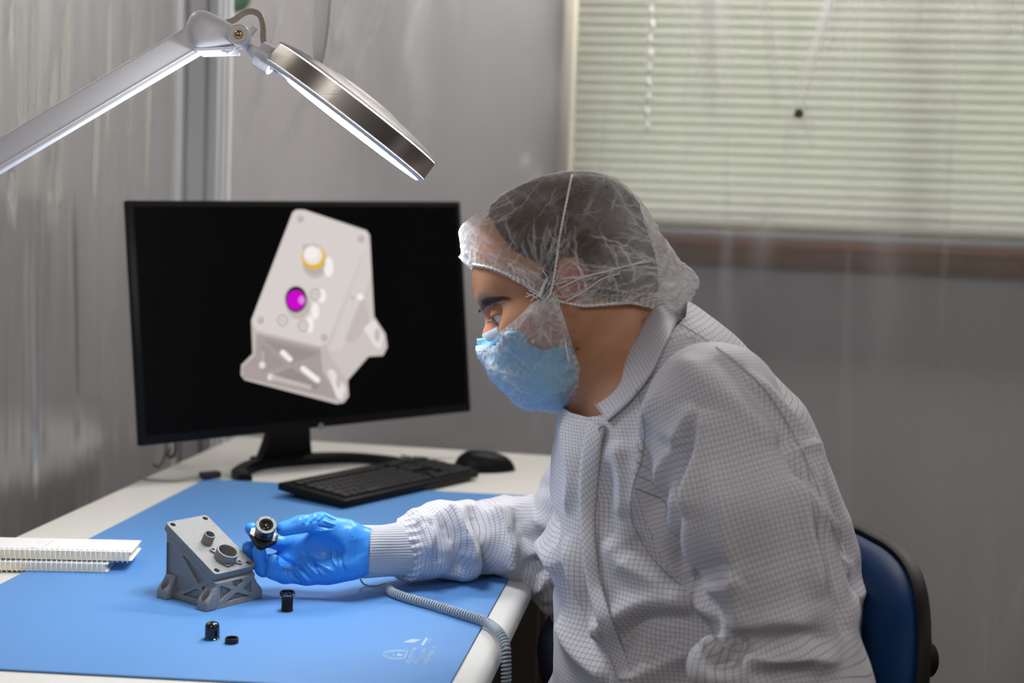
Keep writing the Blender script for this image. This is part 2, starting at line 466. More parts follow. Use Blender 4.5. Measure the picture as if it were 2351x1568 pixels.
def slat_mat():
    m = bpy.data.materials.new('blind_slat'); m.use_nodes = True; MATS['blind_slat'] = m
    N, L = m.node_tree.nodes, m.node_tree.links; N.clear(); out = N.new('ShaderNodeOutputMaterial')
    df = N.new('ShaderNodeBsdfDiffuse'); df.inputs[0].default_value = (.40, .40, .39, 1)
    tl = N.new('ShaderNodeBsdfTranslucent'); tl.inputs[0].default_value = (.60, .57, .46, 1)
    mx = N.new('ShaderNodeMixShader'); mx.inputs[0].default_value = .55
    L.new(df.outputs[0], mx.inputs[1]); L.new(tl.outputs[0], mx.inputs[2]); L.new(mx.outputs[0], out.inputs[0])
slat_mat()
# ---------------------------------------------------------------- the setting
AY = radians(7.7)
A_ = np.array([sin(AY), cos(AY), 0.0]); B_ = np.array([cos(AY), -sin(AY), 0.0]); Z_ = np.array([0, 0, 1.0])
def BA(b, a, z=0.0): return B_ * b + A_ * a + Z_ * z
def ba(p): return float(np.dot(p, B_)), float(np.dot(p, A_))
RZ = -AY                                       # things squared to the table
def Rz(a): return np.array([[cos(a), -sin(a), 0], [sin(a), cos(a), 0], [0, 0, 1.0]])
MBA = np.stack([B_, A_, Z_], 1)

W0 = P(1500, 510, 3.15); WA = ba(W0)[1]        # back wall plane
def onwall(x, y, off=0.0):
    p = hit(x, y, W0 + A_ * off, A_); return ba(p)[0], p[2]
JB, _ = onwall(1312, 200)                      # left jamb of the window
SILL = onwall(1700, 532)[1]
WR = JB + 1.5; WTOP = 2.12
def struct(name, mb, m, smooth=35):
    o = mb.build(name, m, smooth=smooth); tag(o, kind='structure'); return o
ROOM = dict(l=-2.1, r=2.4, n=-2.2, f=WA)
def slab(b0, b1, a0, a1, z0, z1, bev=0.):
    return MB().box(BA((b0 + b1) / 2, (a0 + a1) / 2, (z0 + z1) / 2), (b1 - b0, a1 - a0, z1 - z0), bev, MBA)
struct('floor', slab(ROOM['l'] - .1, ROOM['r'] + .1, ROOM['n'] - .1, WA + .1, -.1, 0), 'floor_vinyl')
struct('ceiling', slab(ROOM['l'] - .1, ROOM['r'] + .1, ROOM['n'] - .1, WA + .1, CEIL_Z, CEIL_Z + .1), 'ceiling_paint')
struct('wall_left', slab(ROOM['l'] - .1, ROOM['l'], ROOM['n'], WA, 0, CEIL_Z), 'wall_brown')
struct('wall_right', slab(ROOM['r'], ROOM['r'] + .1, ROOM['n'], WA, 0, CEIL_Z), 'wall_paint')
struct('wall_front', slab(ROOM['l'], ROOM['r'], ROOM['n'] - .1, ROOM['n'], 0, CEIL_Z), 'wall_paint')
wb = MB()
for b0, b1, z0, z1 in ((ROOM['l'], JB, 0, CEIL_Z), (WR, ROOM['r'], 0, CEIL_Z), (JB, WR, 0, SILL - .02), (JB, WR, WTOP, CEIL_Z)):
    wb.box(BA((b0 + b1) / 2, WA + .06, (z0 + z1) / 2), (b1 - b0, .12, z1 - z0), 0, MBA)
struct('wall_back', wb, 'wall_paint')

# window: cream casing, sill, glass; wooden apron under it
wr = thing('window_1', None, None, BA((JB + WR) / 2, WA, SILL), RZ); wr['kind'] = 'structure'
def wpart(name, boxes, m, parent=None, bev=.003):
    mb = MB()
    for b0, b1, a0, a1, z0, z1 in boxes:
        mb.box(BA((b0 + b1) / 2, WA + (a0 + a1) / 2, (z0 + z1) / 2), (b1 - b0, a1 - a0, z1 - z0), bev, MBA)
    return mb.build(name, m, parent or wr)
wpart('window_frame', [(JB - .022, JB + .004, -.02, .10, SILL, WTOP), (WR - .004, WR + .022, -.02, .10, SILL, WTOP), (JB - .022, WR + .022, -.02, .10, WTOP, WTOP + .03)], 'cream_paint')
wpart('window_sash', [(JB, WR, .085, .115, SILL, SILL + .04), (JB, WR, .085, .115, WTOP - .04, WTOP), (JB, JB + .035, .085, .115, SILL, WTOP), (WR - .035, WR, .085, .115, SILL, WTOP), (JB + .74, JB + .78, .085, .115, SILL, WTOP)], 'aluminium')
wpart('window_sill', [(JB - .02, WR + .03, -.012, .12, SILL - .024, SILL)], 'sill_grey')
glass = bpy.data.materials.new('window_glass'); glass.use_nodes = True; MATS['window_glass'] = glass
gn = glass.node_tree.nodes; gn.clear(); gt = gn.new('ShaderNodeBsdfTransparent'); gt.inputs[0].default_value = (.95, .95, .95, 1)
gg = gn.new('ShaderNodeBsdfGlossy'); gg.inputs['Roughness'].default_value = .02; gm = gn.new('ShaderNodeMixShader'); gm.inputs[0].default_value = .06
go = gn.new('ShaderNodeOutputMaterial'); gl = glass.node_tree.links
gl.new(gt.outputs[0], gm.inputs[1]); gl.new(gg.outputs[0], gm.inputs[2]); gl.new(gm.outputs[0], go.inputs[0])
wpart('pane', [(JB + .03, WR - .03, .098, .102, SILL + .035, WTOP - .035)], 'window_glass', bev=0)
# wooden trim below the window, upper lip and lower board
z_t0 = onwall(1700, 541)[1]; z_t1 = onwall(1700, 559)[1]; z_b1 = onwall(1700, 612)[1]
tr = MB()
tr.box(BA((JB + WR) / 2 + .05, WA - .022, (SILL - .024 + z_t1) / 2), (WR - JB + .2, .044, SILL - .024 - z_t1), .006, MBA)
tr.box(BA((JB + WR) / 2 + .05, WA - .011, (z_t1 + z_b1) / 2), (WR - JB + .2, .022, z_t1 - z_b1), .004, MBA)
struct('trim_1', tr, 'wood')
struct('baseboard_back', slab(ROOM['l'], ROOM['r'], WA - .015, WA, 0, .1), 'cream_paint')
# daylight side: a lawn and a hedge beyond the glass
simple('lawn', (.10, .16, .05), .9, noise=.3, nscale=3); simple('hedge', (.09, .15, .05), .9, noise=.5, nscale=9)
gr = struct('ground_outside', slab(-6, 8, WA + .2, WA + 14, -.4, -.3), 'lawn')
struct('sky_shade', slab(-3, 5, WA + .12, WA + 1.5, 2.10, 2.22), 'cream_paint')  # unseen slab added to keep sky light off the upper slats
hm = MB()
rnd = random.Random(3)
hm.grid(lambda u, v: BA(-5 + 12 * u, WA + 5 + .25 * sin(u * 40 + v * 9) + .2 * sin(u * 93 + 2) * cos(v * 20) - 1.2 * sin(pi * v) * .5, -.3 + 1.75 * v + .12 * sin(u * 61)), 240, 24)
tag(hm.build('hedge', 'hedge', smooth=180), 'green hedge outside beyond the window blind', 'hedge', kind='stuff')

# venetian blind hanging in the window
rb = thing('venetian_blind', 'off-white venetian blind hanging closed in the window behind the plastic sheeting', 'blind', BA(JB + .02, WA + .03, SILL), RZ)
sl = MB(); pitch = .0213; z = onwall(1700, 519)[1] + .022
tilt = radians(63); BX0, BX1 = JB + .008, WR - .008
k = 0
while z < WTOP - .05:
    prof = []
    for q in range(5):
        t = q / 4 - .5; prof.append((t * .0300, .0050 * (1 - 4 * t * t)))
    for side in (0, 1):
        pass
    th = tilt + rnd.uniform(-.03, .03); V = []; F = []
    sag = rnd.uniform(-.0008, .0008)
    for i in range(9):
        b = BX0 + (BX1 - BX0) * i / 8
        for (s_, h) in prof:
            V.append(BA(b, WA + .035 + s_ * cos(th) - h * sin(th), z + s_ * sin(th) + h * cos(th) + sag * sin(i * 2.1 + k)))
    for i in range(8):
        for q in range(4): F.append((i * 5 + q, (i + 1) * 5 + q, (i + 1) * 5 + q + 1, i * 5 + q + 1))
    sl.add(V, F); z += pitch; k += 1
sl.build('slats', 'blind_slat', rb, smooth=180)
zr = onwall(1700, 519)[1]
MB().box(BA((BX0 + BX1) / 2, WA + .03, zr), (BX1 - BX0, .028, .016), .004, MBA).build('bottom_rail', 'blind_slat', rb)
MB().box(BA((BX0 + BX1) / 2, WA + .03, WTOP - .02), (BX1 - BX0, .035, .035), .003, MBA).build('head_rail', 'blind_slat', rb)
for bx in (JB + .16, JB + .62, JB + 1.05):
    MB().tube([BA(bx, WA + .018, zr), BA(bx, WA + .018, WTOP - .03)], .0009, 6).build('ladder_cord', 'cord_white', rb)
bw, _ = onwall(1492, 150); zw = onwall(1490, 300)[1]
wd = MB(); pts = []; rs = []
n = 120
for i in range(n + 1):
    zz = zw + (WTOP - .05 - zw) * i / n; pts.append(BA(bw + .002 * sin(i * .5), WA - .004, zz)); rs.append(.0036 + .0016 * sin(i * 1.1))
simple('wand_clear', (.88, .89, .84), .10, spec=1., coat=1.)
wd.tube(pts, .003, 8, rs=rs); wd.build('tilt_wand', 'wand_clear', rb)

# housings for the unseen ceiling fill lights
for i, (x, y, e) in enumerate(CEIL_LIGHTS):
    r = thing('ceiling_fill', ['unseen ceiling fill light at the camera end on the left', 'unseen ceiling fill light at the camera end on the right', 'unseen ceiling fill light added near the window to brighten the back wall', 'unseen ceiling fill light added beyond the left plastic sheeting'][i], 'ceiling light', (x, y, CEIL_Z))
    Mr = Rz(radians(82.3)) if i == 2 else None; w3 = .24 if i == 2 else .32
    MB().box((x, y, CEIL_Z - .035), (w3, 1.24, .07), .006, Mr).build('housing', 'ceiling_paint', r)
    MB().box((x, y, CEIL_Z - .066), (w3 - .05, 1.16, .008), .002, Mr).build('diffuser', 'tube_glow', r)

# ---------------------------------------------------------------- clear vinyl sheeting round the bench
PB, _ = ba(P(462, 600, 2.86)); PA = ba(P(462, 600, 2.86))[1]
def pole():
    r = thing('corner_post', 'pale grooved aluminium corner post behind the monitor, carrying the clear sheeting', 'post', BA(PB, PA, 0), RZ)
    poly = []
    W = .042
    prof = []
    # slotted square extrusion
    g, dpt = .010, .008
    side = [(-W, -W), (-W / 2 - g / 2, -W), (-W / 2 - g / 2, -W + dpt), (-W / 2 + g / 2, -W + dpt), (-W / 2 + g / 2, -W),
            (W / 2 - g / 2, -W), (W / 2 - g / 2, -W + dpt), (W / 2 + g / 2, -W + dpt), (W / 2 + g / 2, -W)]
    for k in range(4):
        c, s = cos(k * pi / 2), sin(k * pi / 2)
        poly += [(x * c - y * s, x * s + y * c) for x, y in side]
    MB().prism(poly, BA(PB, PA, 0), B_, A_, Z_, .02, 2.395).build('extrusion', 'aluminium', r, smooth=20)
    MB().box(BA(PB, PA, .01), (.13, .13, .02), .003, MBA).build('foot_plate', 'aluminium', r)
pole()
def sheet(name, label, m, b0, a0, b1, a1, z0, z1, fn, nu, nv):
    o = MB(); d = nrm(BA(b1 - b0, a1 - a0, 0)); nn = np.array([d[1], -d[0], 0]) * 1.0; ln = math.hypot(b1 - b0, a1 - a0)
    def f(u, v):
        return BA(b0 + (b1 - b0) * u, a0 + (a1 - a0) * u, z0 + (z1 - z0) * v) + nn * fn(u * ln, z0 + (z1 - z0) * v)
    o.grid(f, nu, nv); ob = o.build(name, m, smooth=180)
    tag(ob, label, 'plastic curtain'); return ob
RIDGES = []
for (x0, y0, x1, y1, w_, h_) in ((800, -60, 700, 240, .010, -.006), (700, 240, 620, 440, .010, -.005), (655, -60, 600, 200, .009, -.006), (600, 200, 555, 340, .008, -.005), (870, -40, 790, 220, .010, -.005), (740, 20, 765, 105, .009, -.006), (765, 105, 800, 60, .009, -.006),
                            (960, -40, 830, 420, .012, -.004), (565, 60, 530, 300, .008, -.005), (1640, -100, 1650, 230, .018, -.008), (1770, -100, 1785, 240, .012, -.008), (1940, -120, 1835, 262, .014, -.012), (2060, -80, 2080, 110, .02, -.008), (2290, -80, 2290, 140, .02, -.008)):
    q0, q1 = (hit(x_, y_, BA(0, PA + .03), A_) for x_, y_ in ((x0, y0), (x1, y1)))
    RIDGES.append((ba(q0)[0] - PB - .05, q0[2], ba(q1)[0] - PB - .05, q1[2], w_, h_))
def folds_back(x, z):
    # x in metres right of the post
    t = (z - .05) / 2.35
    f = .010 * sin(9 * x + 1.2 * sin(2.3 * x) + .8 * z) + .006 * sin(23 * x + 2 * z + 1.0) * (0.4 + .6 * t) + .0035 * sin(47 * x - 3 * z) * t
    # creases slanting from the post and pleats hanging over the window
    c = x + .55 * (z - 1.2)
    f += .006 * sin(60 * c) * math.exp(-((x - .22) / .2) ** 2) * max(0, t - .45) * 2
    w = max(0, z - 1.36)
    f += .022 * w * (sin(38 * (x - .1 * z)) + .5 * sin(71 * x + 1)) * math.exp(-((x - 1.35) / .35) ** 2)
    f += .02 * w * sin(52 * (x + .15 * z)) * math.exp(-((x - .3) / .25) ** 2)
    for (x0, z0, x1, z1, w_, h_) in RIDGES:
        t = min(1, max(0, ((x - x0) * (x1 - x0) + (z - z0) * (z1 - z0)) / ((x1 - x0) ** 2 + (z1 - z0) ** 2)))
        d_ = math.hypot(x - x0 - t * (x1 - x0), z - z0 - t * (z1 - z0)); f += h_ * math.exp(-(d_ / w_) ** 2)
    f += .006 * sin(30 * (x + .45 * z)) * math.exp(-((x - 1.9) / .3) ** 2) * max(0, .8 - z)
    return f
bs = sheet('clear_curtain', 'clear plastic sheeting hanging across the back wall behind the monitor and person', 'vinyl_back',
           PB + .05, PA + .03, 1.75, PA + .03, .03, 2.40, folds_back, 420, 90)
def sheet_attr(ob, px_lines, b0, a0, dirv, n_, amp=1.):  # paints light streaks along the given lines as extra haze
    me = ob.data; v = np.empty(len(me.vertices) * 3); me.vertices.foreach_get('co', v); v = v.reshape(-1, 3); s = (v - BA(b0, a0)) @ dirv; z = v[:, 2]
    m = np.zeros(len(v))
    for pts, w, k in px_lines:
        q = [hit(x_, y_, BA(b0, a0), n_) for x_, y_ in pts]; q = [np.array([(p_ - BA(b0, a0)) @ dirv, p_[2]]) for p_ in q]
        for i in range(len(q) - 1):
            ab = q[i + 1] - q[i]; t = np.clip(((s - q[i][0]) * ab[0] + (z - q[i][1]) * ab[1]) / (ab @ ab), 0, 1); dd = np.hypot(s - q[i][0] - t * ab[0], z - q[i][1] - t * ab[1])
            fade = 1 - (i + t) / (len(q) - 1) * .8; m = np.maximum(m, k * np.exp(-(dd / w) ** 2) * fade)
    at = me.attributes.new('painted_streak', 'FLOAT', 'POINT'); at.data.foreach_set('value', (m * amp).astype(np.float32))
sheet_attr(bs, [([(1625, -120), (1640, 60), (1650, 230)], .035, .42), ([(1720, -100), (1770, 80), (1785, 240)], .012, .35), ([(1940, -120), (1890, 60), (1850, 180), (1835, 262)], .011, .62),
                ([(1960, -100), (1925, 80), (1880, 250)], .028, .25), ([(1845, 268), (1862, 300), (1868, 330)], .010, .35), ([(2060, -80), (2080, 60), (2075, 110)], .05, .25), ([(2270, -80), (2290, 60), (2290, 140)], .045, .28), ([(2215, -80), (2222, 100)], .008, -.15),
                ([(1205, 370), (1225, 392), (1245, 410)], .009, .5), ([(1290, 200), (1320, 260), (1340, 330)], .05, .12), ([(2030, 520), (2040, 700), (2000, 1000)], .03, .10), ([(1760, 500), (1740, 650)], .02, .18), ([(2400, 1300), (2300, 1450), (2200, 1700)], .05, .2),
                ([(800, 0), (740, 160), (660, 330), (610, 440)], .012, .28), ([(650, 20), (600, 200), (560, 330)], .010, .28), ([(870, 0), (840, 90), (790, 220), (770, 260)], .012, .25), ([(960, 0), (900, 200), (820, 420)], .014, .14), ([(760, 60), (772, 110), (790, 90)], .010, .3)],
           PB + .05, PA + .03, B_, A_, 1.5)  # bright streaks and reflections on the back sheet painted in as haze
RIDGES2 = []
for (x0, y0, x1, y1, h_) in ((40, 20, 42, 290, .006), (75, 0, 66, 270, .006), (112, 160, 104, 260, .006), (25, 380, 20, 470, .007), (100, 340, 104, 450, .006), (120, 340, 118, 470, .006), (135, 60, 128, 240, .005), (30, 0, 15, 100, .005), (205, 200, 195, 450, .005), (240, 0, 232, 300, .004), (350, 120, 340, 600, .005), (300, 80, 290, 700, .004), (150, 500, 160, 1000, .004), (60, 600, 70, 1100, .004)):
    q0, q1 = (hit(x_, y_, BA(PB - .03, 0), B_) for x_, y_ in ((x0, y0), (x1, y1)))
    RIDGES2.append((PA - .05 - ba(q0)[1], q0[2], PA - .05 - ba(q1)[1], q1[2], .008, h_))
def folds_side(x, z):
    f = .012 * sin(8 * x + 1.1 * sin(5 * x) + .5 * z) + .0045 * sin(21 * x + 2 * sin(4 * x + z) + .8 * z) * (.5 + .5 * sin(3.1 * x + 1)) + .0012 * sin(60 * x - 2 * z + 2 * sin(6 * x)) * (.5 + .5 * sin(7.3 * x))
    w = max(0, z - 1.1)
    f += .0012 * w * sin(95 * x + 4 * z)
    for (x0, z0, x1, z1, w_, h_) in RIDGES2:
        t = min(1, max(0, ((x - x0) * (x1 - x0) + (z - z0) * (z1 - z0)) / ((x1 - x0) ** 2 + (z1 - z0) ** 2)))
        d_ = math.hypot(x - x0 - t * (x1 - x0), z - z0 - t * (z1 - z0)); f += h_ * math.exp(-(d_ / w_) ** 2)
    return f
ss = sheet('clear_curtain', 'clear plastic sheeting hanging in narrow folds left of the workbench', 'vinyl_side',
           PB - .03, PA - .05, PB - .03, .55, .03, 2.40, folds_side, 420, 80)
sheet_attr(ss, [([(x0_, y0_), (x1_, y1_)], .005, .34) for x0_, y0_, x1_, y1_ in ((40, 20, 42, 290), (75, 0, 66, 270), (112, 160, 104, 260), (25, 380, 20, 470), (100, 340, 104, 450), (120, 340, 118, 470), (135, 60, 128, 240), (240, 0, 232, 300), (195, 400, 205, 620))], PB - .03, PA - .05, -A_, B_)  # thin highlights of the side sheet painted in as haze
# top rails carrying the sheets
r = MB().box(BA((PB + 1.8) / 2, PA + .03, 2.42), (1.8 - PB, .04, .04), .003, MBA).build('curtain_rail', 'aluminium')
tag(r, 'aluminium top rail above the back plastic sheeting', 'rail')
r = MB().box(BA(PB - .03, (PA + .5) / 2, 2.42), (.04, PA - .5 - .08, .04), .003, MBA).build('curtain_rail', 'aluminium')
tag(r, 'aluminium top rail above the left plastic sheeting', 'rail')
# brown pin through the sheet over the blind, and the green round thing at the top edge
pp = hit(1832, 263, BA(0, PA + .02), A_)
r = thing('pin', 'small brown pin stuck through the plastic sheeting in front of the blind', 'pin', pp - A_ * .02, RZ)
MB().lathe([(.001, .012), (.0085, .012), (.0085, -.001), (.0075, -.004), (.001, -.005)], pp - A_ * .016, -A_, 20).build('head', simple('pin_brown', (.16, .11, .06), .45), r)
MB().lathe([(.0008, -.002), (.0008, .03)], pp - A_ * .016, A_, 8).build('shaft', 'brass', r)
gp = P(543, -8, 2.99)
gd = MB().lathe([(.001, -.008), (.02, -.0075), (.030, -.003), (.032, 0), (.030, .003), (.02, .0075), (.001, .008)], gp, A_, 36).build('green_disc', 'green_plastic')
tag(gd, 'green round disc at the top edge, blurred behind the plastic sheeting', 'disc')
gp2 = BA(*ba(gp)[:2], gp[2])

# ---------------------------------------------------------------- workbench
TL = ba(T(22, 1231))[0]; TR = ba(T(1212.6, 1367, .744))[0]; TF = ba(T(1240, 1042))[1]; TN = 1.14
tb = thing('workbench', 'white laminate workbench with a rounded front edge, blue mat on top', 'table', BA((TL + TR) / 2, (TF + TN) / 2, 0), RZ)
slab_mb = MB().box(BA((TL + TR) / 2, (TF + TN) / 2, .75 - .0155), (TR - TL, TF - TN, .031), .0145, MBA, seg=6)
slab_mb.build('tabletop', 'table_white', tb)
for sb in (TL + .06, TR - .12):
    for sa in (TN + .08, TF - .08):
        MB().box(BA(sb, sa, .36), (.04, .04, .72), .004, MBA).build('leg', 'table_steel', tb)
MB().box(BA((TL + TR) / 2 - .03, TF - .08, .68), (TR - TL - .22, .025, .05), .003, MBA).build('apron', 'table_steel', tb)
# dark cabinet standing under the far end
simple('cabinet_brown', (.045, .033, .026), .6, noise=.25, nscale=12)
cb_ = thing('cabinet', 'dark brown cabinet standing under the far end of the workbench', 'cabinet', BA(TL + .40, 2.36, 0), RZ)
MB().box(BA((TL + TR) / 2 + .03, 2.47, .345), (TR - TL - .14, .26, .69), .004, MBA).build('carcass', 'cabinet_brown', cb_)
for i_, (u0, u1) in enumerate(((TL + .11, -.57), (-.56, TR - .05))):
    dr_ = MB().box(BA((u0 + u1) / 2, 2.331, .345), (u1 - u0, .018, .66), .003, MBA).build('door', 'cabinet_brown', cb_)
    MB().box(BA(u1 - .04 if i_ == 0 else u0 + .04, 2.312, .40), (.012, .018, .12), .003, MBA).build('handle', 'aluminium', dr_)
# anti-static mat (not quite square)
def XI(p, d, q, e):   # crossing of two image lines
    m = np.array([[d[0], -e[0]], [d[1], -e[1]]], float); s = np.linalg.solve(m, np.array(q, float) - np.array(p, float))
    return np.array(p, float) + s[0] * np.array(d, float)
lL, lR, lN, lF = ((0, 1341), (1, -.514)), ((1166, 1330), (1, -1.803)), ((0, 1535), (1, .0525)), ((504, 1101), (1, .052))
zm = .7525
mc = [T(*XI(*l1, *l2), zm) for l1, l2 in ((lL, lN), (lR, lN), (lR, lF), (lL, lF))]
mat = MB(); poly = [(p[0], p[1]) for p in mc]
mat.prism(fillet(poly, .006, 3), (0, 0, 0), (1, 0, 0), (0, 1, 0), (0, 0, 1), .7503, zm, .0004)
mt = thing('desk_mat', 'blue anti-static rubber mat laid on the white workbench', 'mat', (*np.mean(poly, 0), .75))
mat.build('mat_sheet', 'mat_blue', mt)
mat = MB(); cpoly = np.array(poly); cc = cpoly.mean(0)
mat.prism([tuple(cc + (q - cc) * 1.0008) for q in cpoly], (0, 0, 0), (1, 0, 0), (0, 1, 0), (0, 0, 1), .75005, .7509)
mat.build('backing_layer', 'mat_black', mt)
# printed mark on the mat, traced from its own lines
def mp_(x, y): return T(860 + x / 13.07, 1430 + y / 13.07, zm + .00012)
pr = MB()
def flat(poly):
    V = [mp_(*p) for p in poly]; pr.add(V, [tuple(range(len(V)))[::-1]])
flat([(850, 575), (1120, 480), (1400, 498), (1150, 598)])
flat([(1385, 665), (1530, 445), (1610, 452), (1468, 675)])
def textbars(p0, p1, w, n, fill, seed):
    rr = random.Random(seed); p0 = np.array(p0, float); p1 = np.array(p1, float); d = (p1 - p0) / n
    wv = np.array([w, 8.])
    for i in range(n):
        a = p0 + d * i
        if rr.random() > fill: continue
        for (s0, s1) in ((0, .28), (.38, .62), (.72, 1.0)):
            if rr.random() < .85:
                q0 = a + wv * s0; q1 = a + wv * s1
                flat([q0, q1, q1 + d * .72, q0 + d * .72])
        if rr.random() < .7:
            q0 = a + d * .1; flat([q0, q0 + wv, q0 + wv + d * .22, q0 + d * .22])
textbars((890, 1215), (1180, 720), 95, 13, .96, 2)
textbars((1010, 1222), (1100, 1060), 85, 4, .9, 5)
textbars((1150, 1205), (1420, 960), 120, 6, .8, 3)
textbars((1370, 925), (1440, 785), 105, 4, .95, 8)
textbars((1430, 1260), (1745, 700), 125, 18, .97, 4)
textbars((1530, 650), (1640, 480), 80, 5, .7, 6)
def ring_flat(pts, w):
    pts = [np.array(p, float) for p in pts]
    for i in range(len(pts) - 1):
        a, b = pts[i], pts[i + 1]; nn = nrm([-(b - a)[1], (b - a)[0]]) * w / 2
        flat([a - nn, b - nn, b + nn, a + nn])
ring_flat(spline([(1010, 850), (850, 830), (600, 825), (400, 850), (290, 900), (270, 950), (330, 1010), (480, 1060), (700, 1075), (880, 1060)], 5), 22)
ring_flat([(1010, 840), (880, 1070)], 26); ring_flat(spline([(930, 870), (700, 858), (480, 875), (370, 930), (420, 1000), (600, 1040), (830, 1040)], 5), 8)
flat([(640, 960), (760, 930), (860, 965), (790, 995), (690, 990)]); flat([(700, 905), (760, 915), (740, 940), (690, 930)]); flat([(560, 930), (600, 950), (580, 985), (550, 970)])
pr.build('printed_mark', 'mat_print', mt, smooth=0)

# ---------------------------------------------------------------- 3D-printed bracket
BX, BY, BYAW, BW, BL, BHB, BHF, BE = -.3451, 1.6448, .9275, .0622, .0893, .0881, .0415, .0120
BZ = zm
br = thing('bracket', 'grey 3D-printed wedge bracket with sloped lid standing on the blue mat', 'bracket', (BX, BY, BZ), BYAW)
LT = .0095                                        # lid thickness
def bk(p): # world -> bracket frame
    q = np.array(p) - (BX, BY, BZ); c, s = cos(BYAW), sin(BYAW); return np.array([q[0] * c + q[1] * s, -q[0] * s + q[1] * c, q[2]])
def bdir(v): c, s = cos(BYAW), sin(BYAW); return np.array([v[0] * c - v[1] * s, v[0] * s + v[1] * c, v[2]])
def bpt(p): return bdir(p) + (BX, BY, BZ)
slope = atan2(BHB - BHF, BL)
ly = np.array([0, cos(slope), sin(slope)]); lnv = np.array([0, -sin(slope), cos(slope)])   # along the slope (to the back), lid normal
hl = BL / 2
def zt(y): return BHF + (y + hl) * math.tan(slope)
# body: horizontal slices lofted to a sloped top, with rounded corners and flared feet
def plan(w, l, r, n=5):
    return fillet([(-w, -l), (w, -l), (w, l), (-w, l)], r, n)
bm_ = MB(); w = BW / 2
pl = plan(w, hl, .005, 5)
lev = [0, .35, .7, 1.0]; V = []; n = len(pl)
for t in lev:
    for (x, y) in pl:
        top = zt(y) - LT / cos(slope) - .0004
        V.append((x, y, top * t))
F = [tuple(range(n))[::-1], tuple(3 * n + k for k in range(n))]
for i in range(3):
    for k in range(n): F.append((i * n + k, i * n + (k + 1) % n, (i + 1) * n + (k + 1) % n, (i + 1) * n + k))
bm_.add(V, F)
body = bm_.build('body', 'printed_grey', br, world=False)
def shifted(f): return f
def face_poly(pts, which):
    """crop pixels -> points on the left side (x=-w) or front (y=-hl) face"""
    out = []
    for (x, y) in pts:
        X, Y = 340 + x / 6.273, 1170 + y / 6.273
        if which == 'L': o, nn = bpt((-w, 0, 0)), bdir((-1, 0, 0))
        else: o, nn = bpt((0, -hl, 0)), bdir((0, -1, 0))
        q = bk(hit(X, Y, o, nn)); out.append((q[1], q[2]) if which == 'L' else (q[0], q[2]))
    return out
cut = []
s2 = 6.273 / 3.92
c2 = lambda L: [(x * s2, (y - 274.4) * s2) for x, y in L]
for L in (c2([(164, 578), (180, 562), (190, 578), (405, 945), (400, 962), (262, 1012), (245, 1005), (238, 945), (180, 930), (164, 915)]),
          c2([(310, 690), (322, 688), (520, 895), (522, 908), (462, 940), (448, 935)]),
          c2([(480, 985), (490, 968), (540, 948), (552, 957), (552, 1002), (540, 1012), (490, 1000)]),
          [(412, 1270), (430, 1250), (690, 1143), (725, 1150), (780, 1250), (790, 1335), (430, 1305)]):
    cut.append(MB().prism(fillet(face_poly(L, 'L'), .0014, 3), (-w, 0, 0), (0, 1, 0), (0, 0, 1), (1, 0, 0), -.004, .0035))
for L in ([(1035, 1110), (1055, 1098), (1190, 1140), (1200, 1165), (1055, 1310), (1035, 1305)],
          [(1215, 1040), (1235, 1020), (1350, 1000), (1370, 1020), (1365, 1045), (1290, 1110), (1270, 1112), (1215, 1085)],
          [(1380, 1110), (1515, 1000), (1535, 1005), (1535, 1165), (1500, 1195), (1385, 1145)],
          [(1095, 1350), (1260, 1195), (1290, 1190), (1465, 1240), (1475, 1270), (1450, 1290), (1110, 1390), (1095, 1380)]):
    cut.append(MB().prism(fillet(face_poly(L, 'F'), .0014, 3), (0, -hl, 0), (1, 0, 0), (0, 0, 1), (0, 1, 0), -.004, .0035))
boolean_cut(body, cut)
# four flared feet with slanted screw holes
for sx in (-1, 1):
    for sy in (-1, 1):
        f = MB(); e = BE
        y0, y1 = (-hl, -hl + .0185) if sy < 0 else (hl - .0185, hl)
        prof = [(0, 0)] + [(w - .006, 0), (w + e, 0), (w + e, .0085), (w + e * .86, .0125), (w + e * .55, .0165), (w + e * .25, .0205), (w + .0008, .0245), (w - .001, .027), (w - .006, .027)]
        prof = prof[1:]
        poly = [(sx * a, b) for a, b in prof]
        f.prism(poly, (0, 0, 0), (1, 0, 0), (0, 0, 1), (0, 1, 0), y0 + .0003, y1 - .0003, .0022)
        ob = f.build('foot', 'printed_grey', br, world=False)
        hc = MB(); cx = sx * (w + e * .50); cy = (y0 + y1) / 2
        hc.lathe([(.0051, .004), (.0051, .05)], (cx, cy, 0), (0, 0, 1), 20)
        boolean_cut(ob, [hc])
MB().box((0, 0, .0035), (BW + 2 * BE - .022, BL - .0008, .007), .001).build('base_flange', 'printed_grey', br, world=False)
# lid
lc = np.array([0, 0, (BHB + BHF) / 2])
ll = BL / cos(slope) / 2
lid = MB().prism(plan(w + .0004, ll, .0055, 5), lc, (1, 0, 0), ly, lnv, -LT, 0, .0006).build('lid', 'printed_grey', br, world=False)
def lidpt(x, y):
    q = bk(hit(340 + x / 6.273, 1170 + y / 6.273, bpt(lc), bdir(lnv))); d = q - lc; return d[0], float(d @ ly)
def lp(u, v, h=0): return lc + np.array([1., 0, 0]) * u + ly * v + lnv * h
cut = []
iw, il = w - .0065, ll - .0065
for u, v in ((-iw, il), (iw, il), (iw, -il), (-iw, -il)):
    cut.append(MB().lathe([(.0034, -.0055), (.0034, .004)], lp(u, v), lnv, 20)); cut.append(MB().lathe([(.0016, -.02), (.0016, .004)], lp(u, v), lnv, 14))
ru, rv = lidpt(1105, 700); su, sv = lidpt(845, 470)
